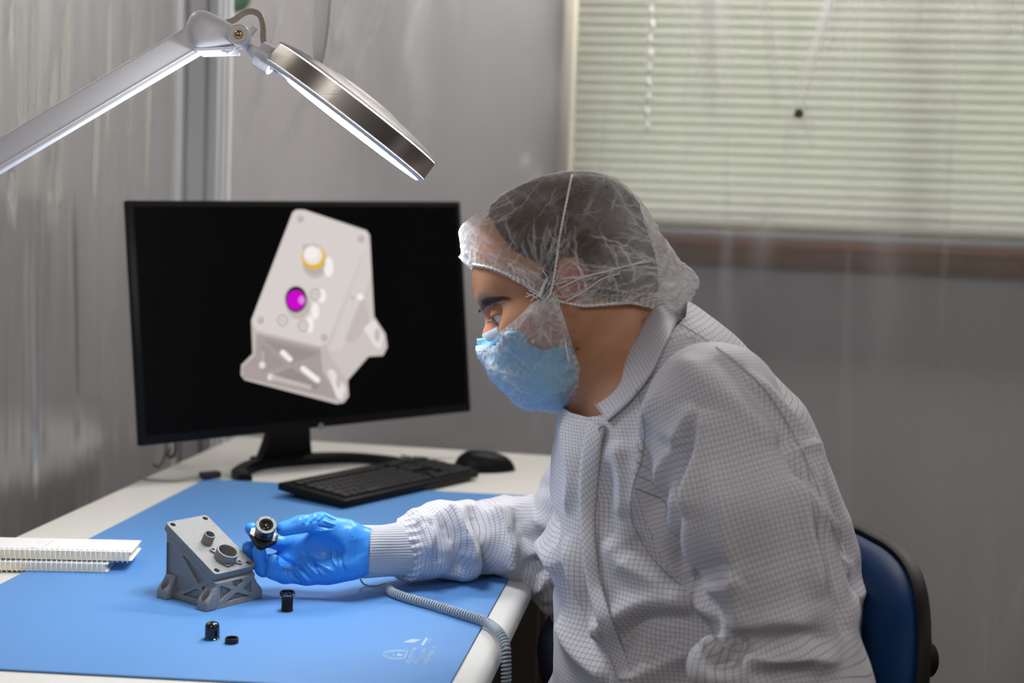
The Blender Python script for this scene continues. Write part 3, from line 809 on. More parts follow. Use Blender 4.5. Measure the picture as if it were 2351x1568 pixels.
cut.append(MB().lathe([(.0105, -.006), (.0105, .004)], lp(ru, rv), lnv, 30)); cut.append(MB().lathe([(.0048, -.006), (.0048, .004)], lp(su, sv), lnv, 20))
boolean_cut(lid, cut)
def tubewall(u, v, ro, ri, h, name):
    MB().lathe([(ro, -.0005), (ro, h - .0006), (ro - .0005, h), (ri + .0004, h), (ri, h - .0005), (ri, -.004)], lp(u, v), lnv, 36, cap=(False, False)).build(name, 'printed_grey', lid, world=False)
tubewall(su, sv, .0068, .0052, .0125, 'small_tube'); tubewall(ru, rv, .0130, .0108, .0115, 'large_tube')
for tx, ty, lab in ((928, 582, 1), (1140, 790, 1), (1306, 757, 1)):
    u, v = lidpt(tx, ty + 10); d = np.array([ru - u, rv - v]); dl = np.linalg.norm(d); d /= dl; pn = np.array([-d[1], d[0]])
    pts = []
    for k in range(13):
        th = pi / 2 + pi * k / 12; pts.append((u + .0038 * (cos(th) * d[0] + sin(th) * pn[0]), v + .0038 * (cos(th) * d[1] + sin(th) * pn[1])))
    e2 = dl - .011
    pts += [(u + d[0] * e2 - pn[0] * .0038, v + d[1] * e2 - pn[1] * .0038), (u + d[0] * e2 + pn[0] * .0038, v + d[1] * e2 + pn[1] * .0038)]
    eo = MB().prism(pts, lc, (1, 0, 0), ly, lnv, -.0004, .0024).build('screw_ear', 'printed_grey', lid, world=False)
    boolean_cut(eo, [MB().lathe([(.0021, .0004), (.0021, .01)], lp(u, v), lnv, 18)])

# ---------------------------------------------------------------- small lens parts standing on the mat
def T3(x, y): return T(x, y, zm)
p = T3(659, 1402)
r = thing('lens', 'small black threaded lens barrel standing on the blue mat beside the bracket', 'lens', p, .3)
R1 = .0066; H = .0228
prof = [(R1 - .0006, 0), (R1, .0005)]
zz = .001
while zz < H * .62: prof += [(R1, zz), (R1 - .0002, zz + .0002)]; zz += .0005
prof += [(R1 - .0001, H * .66), (R1 - .0005, H * .68), (R1 - .0005, H * .74)]
MB().lathe(prof, (0, 0, 0), (0, 0, 1), 40).build('barrel', 'black_matte', r, world=False)
MB().lathe([(R1 - .0005, H * .74), (.0084, H * .765), (.0088, H * .79), (.0088, H * .95), (.0081, H), (.0068, H), (.0062, H - .003), (.002, H - .0032)], (0, 0, 0), (0, 0, 1), 44, cap=(True, True)).build('knurled_ring', 'black_gloss', r, world=False)
MB().lathe([(.0002, H - .0018), (.003, H - .0021), (.0062, H - .0031)], (0, 0, 0), (0, 0, 1), 30, cap=(True, False)).build('front_glass', 'lens_glass', r, world=False)
fc = bpy.data.curves.new('t', 'FONT'); fc.body = '12.5mm  F2'; fc.size = .0031; fc.extrude = .00005
fo = bpy.data.objects.new('t', fc); SC.collection.objects.link(fo); bpy.context.view_layer.update()
me = bpy.data.meshes.new_from_object(fo.evaluated_get(bpy.context.evaluated_depsgraph_get())); bpy.data.objects.remove(fo)
TV = np.array([v.co[:] for v in me.vertices]); TF_ = [list(f.vertices) for f in me.polygons]
th = TV[:, 0] / .0089 - .62 - .3 - pi / 2 + .2; rr_ = .00883 + TV[:, 2] * .5
MB().add(np.stack([rr_ * np.cos(th), rr_ * np.sin(th), H * .83 + TV[:, 1]], 1), TF_).build('engraved_text', 'paper', r, world=False, smooth=0)
p = T3(487, 1466)
r = thing('rubber_plug', 'tall domed black rubber cap standing on the blue mat in front of the bracket', 'cap', p)
MB().lathe([(.0072, 0), (.0078, .0004), (.0079, .002), (.0078, .0125), (.0074, .0152), (.0062, .0170), (.004, .0181), (.0018, .0184), (.0015, .0190), (.0004, .0191)], (0, 0, 0), (0, 0, 1), 40).build('cap_shell', 'black_gloss', r, world=False)
MB().lathe([(.0080, .0002), (.0083, .0006), (.0083, .0012), (.0079, .0015)], (0, 0, 0), (0, 0, 1), 40, cap=(False, False)).build('rim', 'black_gloss', r, world=False)
p = T3(532, 1476)
r = thing('plastic_ring', 'low open black ring cap lying beside the domed cap', 'ring', p)
MB().lathe([(.0066, .0001), (.0071, .0004), (.0071, .0056), (.0067, .0060), (.0061, .0058), (.0061, .0016), (.0005, .0015)], (0, 0, 0), (0, 0, 1), 40, cap=(True, True)).build('cap_shell', 'black_matte', r, world=False)

# ---------------------------------------------------------------- spiral notebooks, left edge
def notebook(name, label, c_fr, c_br, z0, z1, length, seed):
    """c_fr, c_br = front right (binding) and back right corners on the bench (world)"""
    fr, bk_ = np.array(c_fr), np.array(c_br)
    dr = nrm(fr - T(0, 1309, .752)); dr = np.array([cos(DA), sin(DA), 0])
    dv = nrm(bk_ - fr - dr * ((bk_ - fr) @ dr)); dv[2] = 0; dv = nrm(dv); dep = (bk_ - fr) @ dv
    sk = (bk_ - fr) @ dr
    r = thing(name, label, 'notebook', (*(fr - dr * length / 2)[:2], z0))
    def q(s, t, z): return fr * [1, 1, 0] - dr * s + dv * t + dr * sk * t / dep * 0 + Z_ * z
    def leaf(nm, za, zb, m, jit=0.):
        a = MB(); V = [q(length, 0, za), q(0 + jit, 0, za), q(jit, dep, za), q(length, dep, za), q(length, 0, zb), q(jit, 0, zb), q(jit, dep, zb), q(length, dep, zb)]
        a.add(V, [(0, 3, 2, 1), (4, 5, 6, 7), (0, 1, 5, 4), (1, 2, 6, 5), (2, 3, 7, 6), (3, 0, 4, 7)]); return a.build(nm, m, r, smooth=0)
    leaf('back_cover', z0, z0 + .001, 'paper'); leaf('pages', z0 + .001, z1 - .0012, 'paper_cream', .003); leaf('front_cover', z1 - .001, z1, 'paper')
    wv = MB(); s = .006
    while s < length:
        pts = []; R = (z1 - z0) / 2 + .0022
        for k in range(14):
            th = 2 * pi * k / 14; pts.append(q(s + .0012 * sin(th), .0012 + R * .9 * cos(th) * .75, (z0 + z1) / 2 + R * sin(th)))
        wv.tube(pts, .0005, 6, closed=True); s += .0062
    wv.build('spiral_wire', 'wire_white', r, smooth=180)
    hl_ = MB(); s = .006
    while s < length:
        hl_.add([q(s - .0007, .0045, z1 + .0001), q(s + .0007, .0045, z1 + .0001), q(s + .0007, .0085, z1 + .0001), q(s - .0007, .0085, z1 + .0001)], [(0, 1, 2, 3)]); s += .0062
    hl_.build('punched_holes', simple('hole_dark' + str(seed), (.12, .11, .10), .9), r, smooth=0)
    return r, q
_a = T(247, 1313, .754); _b = T(0, 1308, .754); DA = atan2(_a[1] - _b[1], _a[0] - _b[0])
zlow = zm + .011
r1, q1 = notebook('notebook', 'lower white spiral notebook, under the other at the left edge', T(247, 1314, .753), T(300, 1272, .753), zm + .0006, zlow, .26, 1)
ztop = zlow + .0135
r2, q2 = notebook('notebook', 'upper white spiral notebook with faint blue marks, lying on the other', T(302, 1292, zlow), T(354, 1241, ztop), zlow + .0022, ztop, .30, 2)
ink = MB()
for (x0, y0, x1, y1, w_) in ((66, 1257, 84, 1258, 2.5), (88, 1262, 112, 1248, .7), (84, 1246, 100, 1244, 1.2), (104, 1252, 122, 1242, .6), (126, 1261, 138, 1255, .6)):
    A, Bq = T(x0, y0, ztop + .0002), T(x1, y1, ztop + .0002); nn = nrm(np.cross(Bq - A, Z_)) * w_ * .0008
    ink.add([A - nn, Bq - nn, Bq + nn, A + nn], [(0, 1, 2, 3)])
ink.build('ink_marks', 'ink_blue', r2, smooth=0)
# ---------------------------------------------------------------- monitor
MC = np.array([-.352, 2.499, 1.027]); MA, MT, MI = .648, .102, .033; MW, MH = .66, .40
ex = np.array([cos(MA), sin(MA), 0]); eyb = np.array([-sin(MA), cos(MA), 0])          # right, back
ez = Z_ * cos(MT) + eyb * sin(MT); en = eyb * cos(MT) - Z_ * sin(MT)
mx_ = ex * cos(MI) + ez * sin(MI); mz_ = -ex * sin(MI) + ez * cos(MI)
MM = np.stack([mx_, en, mz_], 1)
def mp3(x, y, z): return MC + mx_ * x + en * y + mz_ * z
mon = thing('monitor', 'large black widescreen monitor showing a white wedge bracket, on a curved black stand', 'monitor', (-.405, 2.57, .75), MA)
MB().box(mp3(0, .009, 0), (MW, .016, MH), .0025, MM).build('bezel', 'black_plastic', mon)
MB().box(mp3(0, .03, -.01), (MW * .78, .03, MH * .72), .012, MM).build('back_housing', 'black_matte', mon)
SB = MB().box(mp3(.0, .0008, .003), (MW - .022, .002, MH - .026), .0, MM).build('screen', 'screen_black', mon)
lgp = hit(737, 979, mp3(0, 0, 0), en)
MB().lathe([(.001, .0012), (.0055, .0012), (.006, 0)], lgp + en * .0002, -en, 20).build('round_logo', 'logo_grey', mon)
# picture on the screen: a lit display, flat shapes a hair above the panel
def scr(x, y, lay):
    return hit(540 + x / 3.267, 460 + y / 3.267, mp3(0, -.0004 - lay * .00006, 0), en)
dsp = {}
def dpoly(pts, col, lay, r=0.):
    if r: pts = fillet(pts, r, 4)
    c = tuple(col)
    if c not in dsp: dsp[c] = MB()
    V = [scr(x, y, lay) for x, y in pts]; n = len(V); ctr = np.mean(V, 0)
    dsp[c].add(V, [tuple(range(n))])
def circ(x, y, rx, ry, n=28, a0=0, a1=2 * pi): return [(x + rx * cos(a0 + (a1 - a0) * k / n), y + ry * sin(a0 + (a1 - a0) * k / n)) for k in range(n)]
W_, Wl, Wd, Wm, Wh = (.70, .64, .62), (.78, .74, .73), (.40, .345, .33), (.55, .49, .47), (.93, .88, .84)
dpoly([(430, 88), (460, 68), (520, 70), (985, 225), (1010, 260), (1042, 870), (1128, 1000), (1142, 1100), (1110, 1165), (1000, 1172), (845, 1350), (852, 1470), (815, 1518), (760, 1527), (70, 1347), (42, 1310), (45, 1235), (130, 1150), (120, 900), (135, 860)], Wm, 0, 10)
dpoly([(432, 95), (462, 75), (520, 77), (980, 232), (1000, 262), (985, 420), (690, 1070), (640, 1095), (160, 975), (128, 930), (128, 890)], W_, 1, 25)   # top plate
dpoly([(1000, 270), (1035, 870), (1120, 1010), (1130, 1110), (1100, 1155), (990, 1165), (835, 1340), (720, 1180), (680, 1090)], (.62, .56, .54), 1)
dpoly([(160, 1000), (640, 1112), (655, 1280), (790, 1500), (60, 1330), (55, 1250), (150, 1165)], Wd, 2, 8)                 # front wall
dpoly([(215, 1045), (640, 1145), (420, 1225)], (.33, .285, .27), 3); dpoly([(200, 1070), (380, 1230), (210, 1290), (190, 1120)], (.36, .31, .30), 3); dpoly([(260, 1320), (420, 1255), (640, 1400), (590, 1420)], (.31, .27, .26), 3)
dpoly([(200, 1130), (212, 1130), (215, 1210), (203, 1210)], Wm, 4)
dpoly([(340, 1125), (365, 1120), (430, 1185), (430, 1205), (405, 1212), (335, 1150)], Wh, 4, 12)
dpoly([(490, 1250), (510, 1238), (635, 1335), (635, 1365), (610, 1368), (490, 1275)], Wh, 4, 12)
dpoly(circ(203, 1235, 24, 26), Wl, 4); dpoly(circ(265, 1325, 24, 26), Wl, 4); dpoly([(270, 1305), (575, 1390), (570, 1420), (265, 1345)], Wm, 4, 8)
dpoly([(700, 1130), (1010, 300), (1020, 560), (830, 1060), (790, 1130)], (.68, .62, .60), 2); dpoly([(820, 1050), (960, 700), (1000, 860), (1010, 930), (880, 1070)], (.56, .50, .48), 3)
dpoly([(960, 960), (1040, 890), (1110, 1010), (1095, 1120), (1050, 1100)], Wl, 4, 20); dpoly(circ(1065, 1010, 22, 50), Wm, 5); dpoly(circ(938, 725, 26, 26), Wh, 4); dpoly(circ(880, 730, 14, 16), Wm, 4)
dpoly([(690, 1280), (730, 1260), (830, 1410), (800, 1500), (760, 1480)], Wl, 4, 20); dpoly(circ(775, 1355, 18, 55), Wm, 5)
for x, y in ((488, 140), (942, 290), (190, 900), (665, 1030)):
    dpoly(circ(x, y, 26, 30), Wm, 3); dpoly(circ(x + 4, y, 15, 18), Wd, 4); dpoly(circ(x, y - 3, 7, 8), Wl, 5)
dpoly(circ(600, 475, 95, 110), Wm, 2); dpoly(circ(700, 500, 36, 75), Wh, 3); dpoly(circ(592, 465, 84, 95), (.50, .44, .42), 4)
dpoly(circ(588, 425, 90, 90), (.80, .47, .01), 5); dpoly(circ(583, 412, 72, 72), (.83, .78, .74), 6); dpoly(circ(572, 395, 52, 52), Wh, 7); dpoly([(500, 330), (590, 325), (640, 335), (600, 360), (510, 390)], Wm, 6, 20)
dpoly(circ(600, 830, 30, 62), Wh, 3); dpoly(circ(648, 715, 32, 52), Wh, 3); dpoly(circ(560, 930, 28, 62), Wh, 3)
dpoly(circ(475, 790, 90, 100), Wm, 2)
for x, y in ((600, 705), (355, 900), (510, 942)):
    dpoly(circ(x, y, 42, 48), Wm, 4); dpoly(circ(x, y, 22, 26), Wl, 5); dpoly(circ(x, y, 10, 11), Wd, 6)
dpoly(circ(456, 742, 82, 98), (.03, .02, .02), 5); dpoly(circ(455, 748, 70, 74), (.60, .004, .62), 6); dpoly(circ(500, 748, 26, 30), (.78, .25, .78), 7)
for i, (c, mb) in enumerate(dsp.items()):
    emit('display_%d' % i, c, .60)
allmb = MB(); me_i = []
V = []; F = []; mi = []; off = 0
for i, (c, mb) in enumerate(dsp.items()):
    vv = np.concatenate(mb.V); V.append(vv); F += [tuple(j + off for j in f) for f in mb.F]; mi += [i] * len(mb.F); off += len(vv)
pic = mkobj('displayed_picture', np.concatenate(V), F, None, SB, True, 0)
for i in range(len(dsp)): pic.data.materials.append(MATS['display_%d' % i])
pic.data.polygons.foreach_set('material_index', mi); pic.data.update()
# stand: neck and curved foot
nb = T(652, 1056, .757)
nk = MB(); rings = []
for t in np.linspace(0, 1, 8):
    c = np.array([nb[0], nb[1], .76]) * (1 - t) + (mp3(-.03, .032, -.13)) * t
    hw, hd = .032 + .010 * (1 - t) ** 2 * 2, .012
    rings.append([c + ex * a * hw + eyb * b * hd for a, b in ((-1, -1), (1, -1), (1, 1), (-1, 1))])
V = [p for r_ in rings for p in r_]; F = [(3, 2, 1, 0), (28, 29, 30, 31)]
for i in range(7):
    for k in range(4): F.append((i * 4 + k, i * 4 + (k + 1) % 4, (i + 1) * 4 + (k + 1) % 4, (i + 1) * 4 + k))
nk.add(V, F).build('neck', 'black_plastic', mon)
tipL, tipR = T(562, 1092, .76), T(942, 1062, .76)
bkp = np.array([nb[0], nb[1], .762]); midp = (tipL + tipR) / 2; bk2 = midp + eyb * .112
cur = [tipL, tipL + (bk2 - midp) * .45 + (midp - tipL) * .10, bk2 + (tipL - midp) * .55 - eyb * .012, bk2, bk2 + (tipR - midp) * .55 - eyb * .012, tipR + (bk2 - midp) * .45 + (midp - tipR) * .10, tipR]
sp = spline(cur, 8); ft = MB(); V = []; F = []
for i, p_ in enumerate(sp):
    t = nrm(sp[min(i + 1, len(sp) - 1)] - sp[max(i - 1, 0)]); nn = nrm(np.cross(t, Z_)); s = abs(i / (len(sp) - 1) - .5) * 2
    hw = .019 - .006 * s; hh = .012 + .006 * (1 - s)
    b0 = np.array([p_[0], p_[1], 0])
    for a, z in ((-1, .7505), (1, .7505), (1, .7505 + hh * .7), (.6, .7505 + hh), (-.6, .7505 + hh), (-1, .7505 + hh * .7)): V.append(b0 + nn * hw * a + Z_ * z)
m_ = len(sp)
F = [tuple(range(6)), tuple((m_ - 1) * 6 + k for k in range(6))[::-1]]
for i in range(m_ - 1):
    for k in range(6): F.append((i * 6 + k, (i + 1) * 6 + k, (i + 1) * 6 + (k + 1) % 6, i * 6 + (k + 1) % 6))
ft.add(V, F).build('stand_foot', 'black_plastic', mon)
MB().box(np.array([nb[0], nb[1], .7575]) , (.11, .06, .013), .004, Rz(MA)).build('neck_base', 'black_plastic', mon)

# cables behind the monitor and the usb plug
for i, (pts, rad, lab) in enumerate((
    ([mp3(-.13, .05, -.1), mp3(-.15, .06, -.17), np.append(T(408, 1040)[:2], .84), np.append(T(402, 1052)[:2], .762), np.append(T(385, 1050)[:2], .7535), np.append(T(372, 1048)[:2] + [0, .06], .7535)], .0030, 'black cable hanging straight down behind the monitor on the left'),
    ([mp3(-.10, .05, -.1), mp3(-.12, .06, -.17), np.append(T(392, 1040)[:2], .84), np.append(T(380, 1058)[:2], .7650), np.append(T(365, 1075)[:2], .7532), np.append(T(352, 1070)[:2], .7532)], .0018, 'thin black wire curving down behind the monitor beside the thicker cable'))):
    tag(MB().tube(spline(pts, 8), rad, 8).build('cable', 'black_matte'), lab, 'cable')
ug = thing('usb_plug', 'small black plug on a grey cord at the far left corner of the blue mat', 'plug', T(482, 1099, zm))
ud = nrm(T(505, 1096, zm) - T(458, 1101, zm)); un_ = np.cross(Z_, ud)
um = np.stack([ud, un_, Z_], 1)
MB().box(T(482, 1099, zm) + Z_ * .0065, (.034, .018, .011), .002, um).build('plug_body', 'black_matte', ug)
uc = [T(458, 1101, zm) + Z_ * .0055, T(440, 1103, zm) + Z_ * .004, T(400, 1106, .7515) + Z_ * .002, T(345, 1104, .7515) + Z_ * .002, T(322, 1100, .7515) + Z_ * .0015]
MB().tube(spline(uc, 8), .0018, 8).build('cord', simple('cord_grey', (.22, .22, .19), .6), ug)

# ---------------------------------------------------------------- keyboard and mouse
zk = .752
k0, k1, k2 = T(790, 1171, zk), T(1101, 1096, zk + .003), T(650, 1136, zk + .006)
ku = k1 - k0; ku[2] = 0; KL = np.linalg.norm(ku); ku /= KL; kv = np.cross(Z_, ku); KW = .142
kr = atan2(ku[1], ku[0])
kb = thing('keyboard', 'black full-size keyboard lying partly on the blue mat behind the gloved hand', 'keyboard', (*(k0 + ku * KL / 2 + kv * KW / 2)[:2], zm), kr)
kt = .013; tl = radians(3.5)
KM = np.array([[1, 0, 0], [0, cos(tl), -sin(tl)], [0, sin(tl), cos(tl)]])
MB().box((0, 0, .0125), (KL, KW, kt), .004, KM, seg=3).build('case', 'black_plastic', kb, world=False)
for sx in (-1, 1):
    MB().box((sx * (KL / 2 - .035), KW / 2 - .018, .0055), (.02, .008, .012), .001).build('foot', 'black_plastic', kb, world=False)
proto = {}
def key(x, y, w_):
    kk = round(w_, 4)
    if kk not in proto:
        b_ = MB().box((0, 0, 0), (w_ - .0022, .0148, .0045), .0012, KM); o = b_.build('key', 'key_black', kb, world=False); proto[kk] = o; new = o
    else:
        new = proto[kk].copy(); SC.collection.objects.link(new); new.parent = kb
    new.location = (x, y * cos(tl) - .0085 * sin(tl), .0125 + y * sin(tl) + .0085 * cos(tl))
U1 = KL * .93 / 22.5
rows = [(-.054, [1.25, 1.25, 1.25, 6.25, 1.25, 1.25, 1.25, 1.25]), (-.036, [2.25] + [1] * 10 + [2.75]), (-.018, [1.75] + [1] * 11 + [2.25]), (0, [1.5] + [1] * 12 + [1.5]), (.018, [1] * 13 + [2]), (.042, [1] * 4 + [1] * 4 + [1] * 4 + [1.5])]
for y, ws in rows:
    x = -KL * .465
    for q in ws: key(x + q * U1 / 2, y, q * U1); x += q * U1
    xx = -KL * .465 + 15.4 * U1
    if y != 0 - .018:
        for c_ in range(3):
            if y == -.036 and c_ != 1: continue
            key(xx + (c_ + .5) * U1, y, U1)
    xx += 3.3 * U1
    for c_ in range(4): key(xx + (c_ + .5) * U1, y, U1)
ms = thing('computer_mouse', 'black computer mouse resting on the white table behind the keyboard', 'mouse', (*T(1112, 1079, .751)[:2], .7502), 0.25)
def mouse_pt(u, v):
    th = 2 * pi * u; ph = v
    a, b, h = .058, .031, .034
    r = ph ** .75 if ph < 1 else 1
    x = a * r * cos(th) * (1 + .0); y = b * r * sin(th) * (1 - .12 * cos(th))
    z = h * (1 - ph ** 2.6) ** .62 * (1 - .18 * cos(th) * r) if ph < 1 else 0
    return (x, y, z + .001)
MB().grid(lambda u, v: mouse_pt(u, v), 40, 20).build('shell', 'black_plastic', ms, world=False, smooth=180)
MB().lathe([(.001, -.003), (.009, -.003), (.0095, 0), (.009, .003), (.001, .003)], (-.03, 0, .0255), (0, 1, 0), 24).build('scroll_wheel', 'black_matte', ms, world=False)
mcp = ms.location
tag(MB().tube(spline([np.array([mcp.x - .05, mcp.y - .008, .7575]), np.array([mcp.x - .085, mcp.y + .012, .7525]), np.array([mcp.x - .12, mcp.y + .07, .7525]), np.array([mcp.x - .16, mcp.y + .11, .7525])], 8), .0018, 8).build('mouse_cord', 'black_matte'), 'thin black mouse cord running to the back of the table', 'cord')

# ---------------------------------------------------------------- magnifier lamp on its arm
LD = 1.60; LS = LD / 1.80
lbase = np.array([BA(TL + .04, 1.30, 0)[0], BA(TL + .04, 1.30, 0)[1], .75])
lp_ = thing('desk_lamp', 'white articulated magnifier lamp lit over the desk, round brushed-steel head', 'lamp', lbase)
def L(x, y, d=LD): return P(x, y, d)
def arm(x0, y0, x1, y1, wpx, thk, name, m, d0=LD, d1=LD, bev=.006):
    p0, p1 = L(x0, y0, d0), L(x1, y1, d1); t = nrm(p1 - p0); dd = nrm(F_ - t * (F_ @ t)); ww = np.cross(dd, t)
    ln = np.linalg.norm(p1 - p0); wm = wpx / FPX * LD
    return MB().box((p0 + p1) / 2, (ln, wm, thk), bev, np.stack([t, ww, dd], 1), seg=4).build(name, m, lp_), t, ww, dd
o, t_, w_d, d_d = arm(-175, 462, 462, 84, 70, .012, 'upper_arm', 'white_enamel', bev=.003)
# ribs along the lower edge of the arm
for off, wd_, dp in ((-.0110, .0012, .0134), (-.0165, .0012, .008)):
    p0, p1 = L(-160, 453), L(440, 97); c_ = (p0 + p1) / 2
    sgn = 1 if (w_d @ U_) > 0 else -1
    MB().box(c_ + w_d * off * sgn, (np.linalg.norm(p1 - p0), wd_, dp), .0009, np.stack([t_, w_d, d_d], 1)).build('arm_rib', 'white_enamel', lp_)
el = L(-175, 462)
MB().lathe([(.001, -.024), (.026, -.024), (.029, -.02), (.029, .02), (.026, .024), (.001, .024)], el, F_, 32).build('elbow_joint', 'lamp_grey', lp_)
MB().tube([el, np.array([lbase[0], lbase[1], .83])], .015, 16).build('lower_arm', 'white_enamel', lp_)
MB().lathe([(.022, 0.0005), (.022, .05), (.018, .085), (.012, .09)], lbase, Z_, 28).build('pivot_post', 'lamp_grey', lp_)
MB().box(lbase + Z_ * .004 - B_ * .012, (.08, .05, .007), .002, MBA).build('clamp_plate', 'lamp_grey', lp_)
MB().box(lbase - Z_ * .035 - B_ * .053, (.012, .045, .085), .002, MBA).build('clamp_jaw', 'lamp_grey', lp_)
# shroud at the end of the arm: traced outline, rounded like a moulded cover
out = spline([(430, 62), (445, 36), (466, 27), (492, 34), (530, 55), (556, 71), (562, 92), (548, 108), (520, 115), (490, 120), (456, 122), (440, 110), (431, 90), (430, 62)], 5)[:-1]
oc = np.mean(out, 0); V = []; F = []; n = len(out)
levels = [(-.022, .55), (-.020, .8), (-.014, .95), (-.005, 1.), (.005, 1.), (.014, .95), (.020, .8), (.022, .55)]
for dz, s in levels:
    for q in out:
        q2 = oc + (np.array(q) - oc) * s; V.append(L(q2[0], q2[1], LD) + F_ * dz)
for i in range(len(levels) - 1):
    for k in range(n): F.append((i * n + k, i * n + (k + 1) % n, (i + 1) * n + (k + 1) % n, (i + 1) * n + k))
F += [tuple(range(n))[::-1], tuple((len(levels) - 1) * n + k for k in range(n))]
MB().add(V, F).build('joint_cover', 'white_enamel', lp_, smooth=60)
MB().prism([(q[0], q[1]) for q in fillet([(452, 119), (545, 114), (545, 121), (458, 124)], 2)], CO + F_ * LD - R_ * 1175.5 * LD / FPX + U_ * 784 * LD / FPX, R_ * LD / FPX, -U_ * LD / FPX, F_, -.018, .018).build('cover_rim', 'white_enamel', lp_)
# pivot knob: rings and a brass ball stud
pc = L(557.5, 90) - F_ * .022
MB().lathe([(.0085, -.04), (.0122, -.008), (.0122, .0015), (.0116, .003), (.0105, .003), (.0102, .0018), (.001, .0018)], pc, -F_, 40).build('pivot_ring', 'white_enamel', lp_)
MB().lathe([(.0092, .0012), (.0090, .0030), (.0085, .0034), (.0052, .0032), (.005, .002)], pc, -F_, 40, cap=(False, True)).build('pivot_washer', simple('ivory', (.93, .91, .84), .4), lp_)
MB().lathe([(.0052, .0022), (.0050, .0042), (.0040, .006), (.0022, .0073), (.0004, .0076)], pc, -F_, 28).build('pivot_stud', 'brass', lp_)
OL = CO + F_ * LD - R_ * 1175.5 * LD / FPX + U_ * 784 * LD / FPX; UX, UY = R_ * LD / FPX, -U_ * LD / FPX
MB().prism(fillet([(572, 76), (587, 63), (595, 72), (580, 92), (578, 110), (572, 105)], 2), OL, UX, UY, F_, -.016, -.008, .0012).build('wing_lever', 'white_enamel', lp_)
MB().prism(fillet([(546, 108), (570, 112), (560, 118), (544, 118), (529, 131), (519, 119), (530, 113)], 2), OL, UX, UY, F_, -.016, -.008, .0012).build('wing_lever', 'white_enamel', lp_)
o2, tt, wt, dt_ = arm(572, 112, 612, 137, 24, .020, 'head_neck', 'white_enamel', bev=.003)
ca, cb = L(598, 130), L(628, 148); ax = nrm(cb - ca)
arm(574, 107, 590, 117, 9, .008, 'neck_pin', 'chrome', bev=.001)
MB().lathe([(.008, -.0105), (.0155, -.0105), (.0155, .0085), (.0145, .0095), (.010, .0095), (.0096, .004)], (L(602, 124) + L(622, 142)) / 2 + ax * .001, ax, 36).build('collar', 'white_enamel', lp_)
MB().lathe([(.0085, 0), (.0085, .016)], L(619, 137), ax, 24).build('swivel', simple('swivel_blue', (.10, .17, .30), .25, .5), lp_)
# head
AX = nrm(-.605 * R_ - .796 * U_ + .022 * F_)                     # light axis, down and to the left
hr = nrm(.796 * R_ - .605 * U_); hr = nrm(hr - AX * (hr @ AX))
RH = .1225 * LS; HC = L(808, 259)                         # centre of the head, mid band
BH = .0125 * LS
MB().lathe([(RH - .0015, -BH), (RH, -BH + .001), (RH, BH - .001), (RH - .001, BH)], HC, AX, 96, cap=(False, False), xdir=hr).build('steel_band', 'brushed_steel', lp_)
MB().lathe([(RH - .001, -BH - .0003), (RH + .0008, -BH - .0012), (RH - .002, -BH - .003), (RH * .86, -BH - .0065), (RH * .62, -BH - .0105), (RH * .45, -BH - .0120), (RH * .43, -BH - .0135), (RH * .38, -BH - .0142), (.001, -BH - .0145)], HC, AX, 96, cap=(False, True), xdir=hr).build('top_cover', 'lamp_top_dimmed', lp_)
MB().lathe([(RH + .0004, BH - .0002), (RH + .0004, BH + .0012), (RH - .004, BH + .004), (RH * .96, BH + .0040), (RH * .70, BH + .0018)], HC, AX, 96, cap=(False, False), xdir=hr).build('lower_rim', 'white_enamel', lp_)
MB().lathe([(.0445, BH + .0020), (RH * .83, BH + .0020), (RH * .83, BH + .0046), (.0445, BH + .0046), (.0445, BH + .0020)], HC + hr * .013, AX, 96, cap=(False, False), xdir=hr).build('led_ring', 'lamp_led', lp_)
MB().lathe([(.0445, BH - .004), (.0445, BH + .0042), (.043, BH + .0046), (.043, BH - .004)], HC, AX, 60, cap=(False, False), xdir=hr).build('lens_bezel', 'white_enamel', lp_)
MB().lathe([(.043, BH - .002), (.02, BH + .0015), (.001, BH + .002)], HC, AX, 60, cap=(False, True), xdir=hr).build('magnifier_lens', 'lens_glass', lp_)
# raised dust cover, seen nearly edge on
hb, ht = L(727, 158, LD - .005), L(747, -95, LD - .005)
cdir = nrm(ht - hb); cc_ = (hb + ht) / 2; _v = nrm(ray(738, 30)); cn = nrm(np.cross(cdir, _v))
if cn @ R_ < 0: cn = -cn
cn = nrm(cn + .115 * _v)
rr0 = np.linalg.norm(ht - hb) / 2
MB().lathe([(.001, -.004), (rr0 * .8, -.003), (rr0 * .99, .0), (rr0, .0015), (rr0 * .985, .003), (rr0 * .8, .0), (.001, -.001)], cc_, cn, 64).build('dust_cover', 'white_enamel', lp_)
MB().tube([L(722, 150, LD - .005), L(727, 163, LD)], .004, 12).build('cover_hinge', 'white_enamel', lp_)
MB().tube(spline([L(520, 52, LD + .01), L(537, 46, LD + .012), L(560, 30, LD + .012), L(580, 26.5, LD + .01), L(597, 36, LD + .008), L(604, 60, LD + .004), L(604, 85, LD), L(609, 112, LD), L(611, 122, LD)], 8), .0035, 12).build('power_cable', 'cable_tan', lp_)

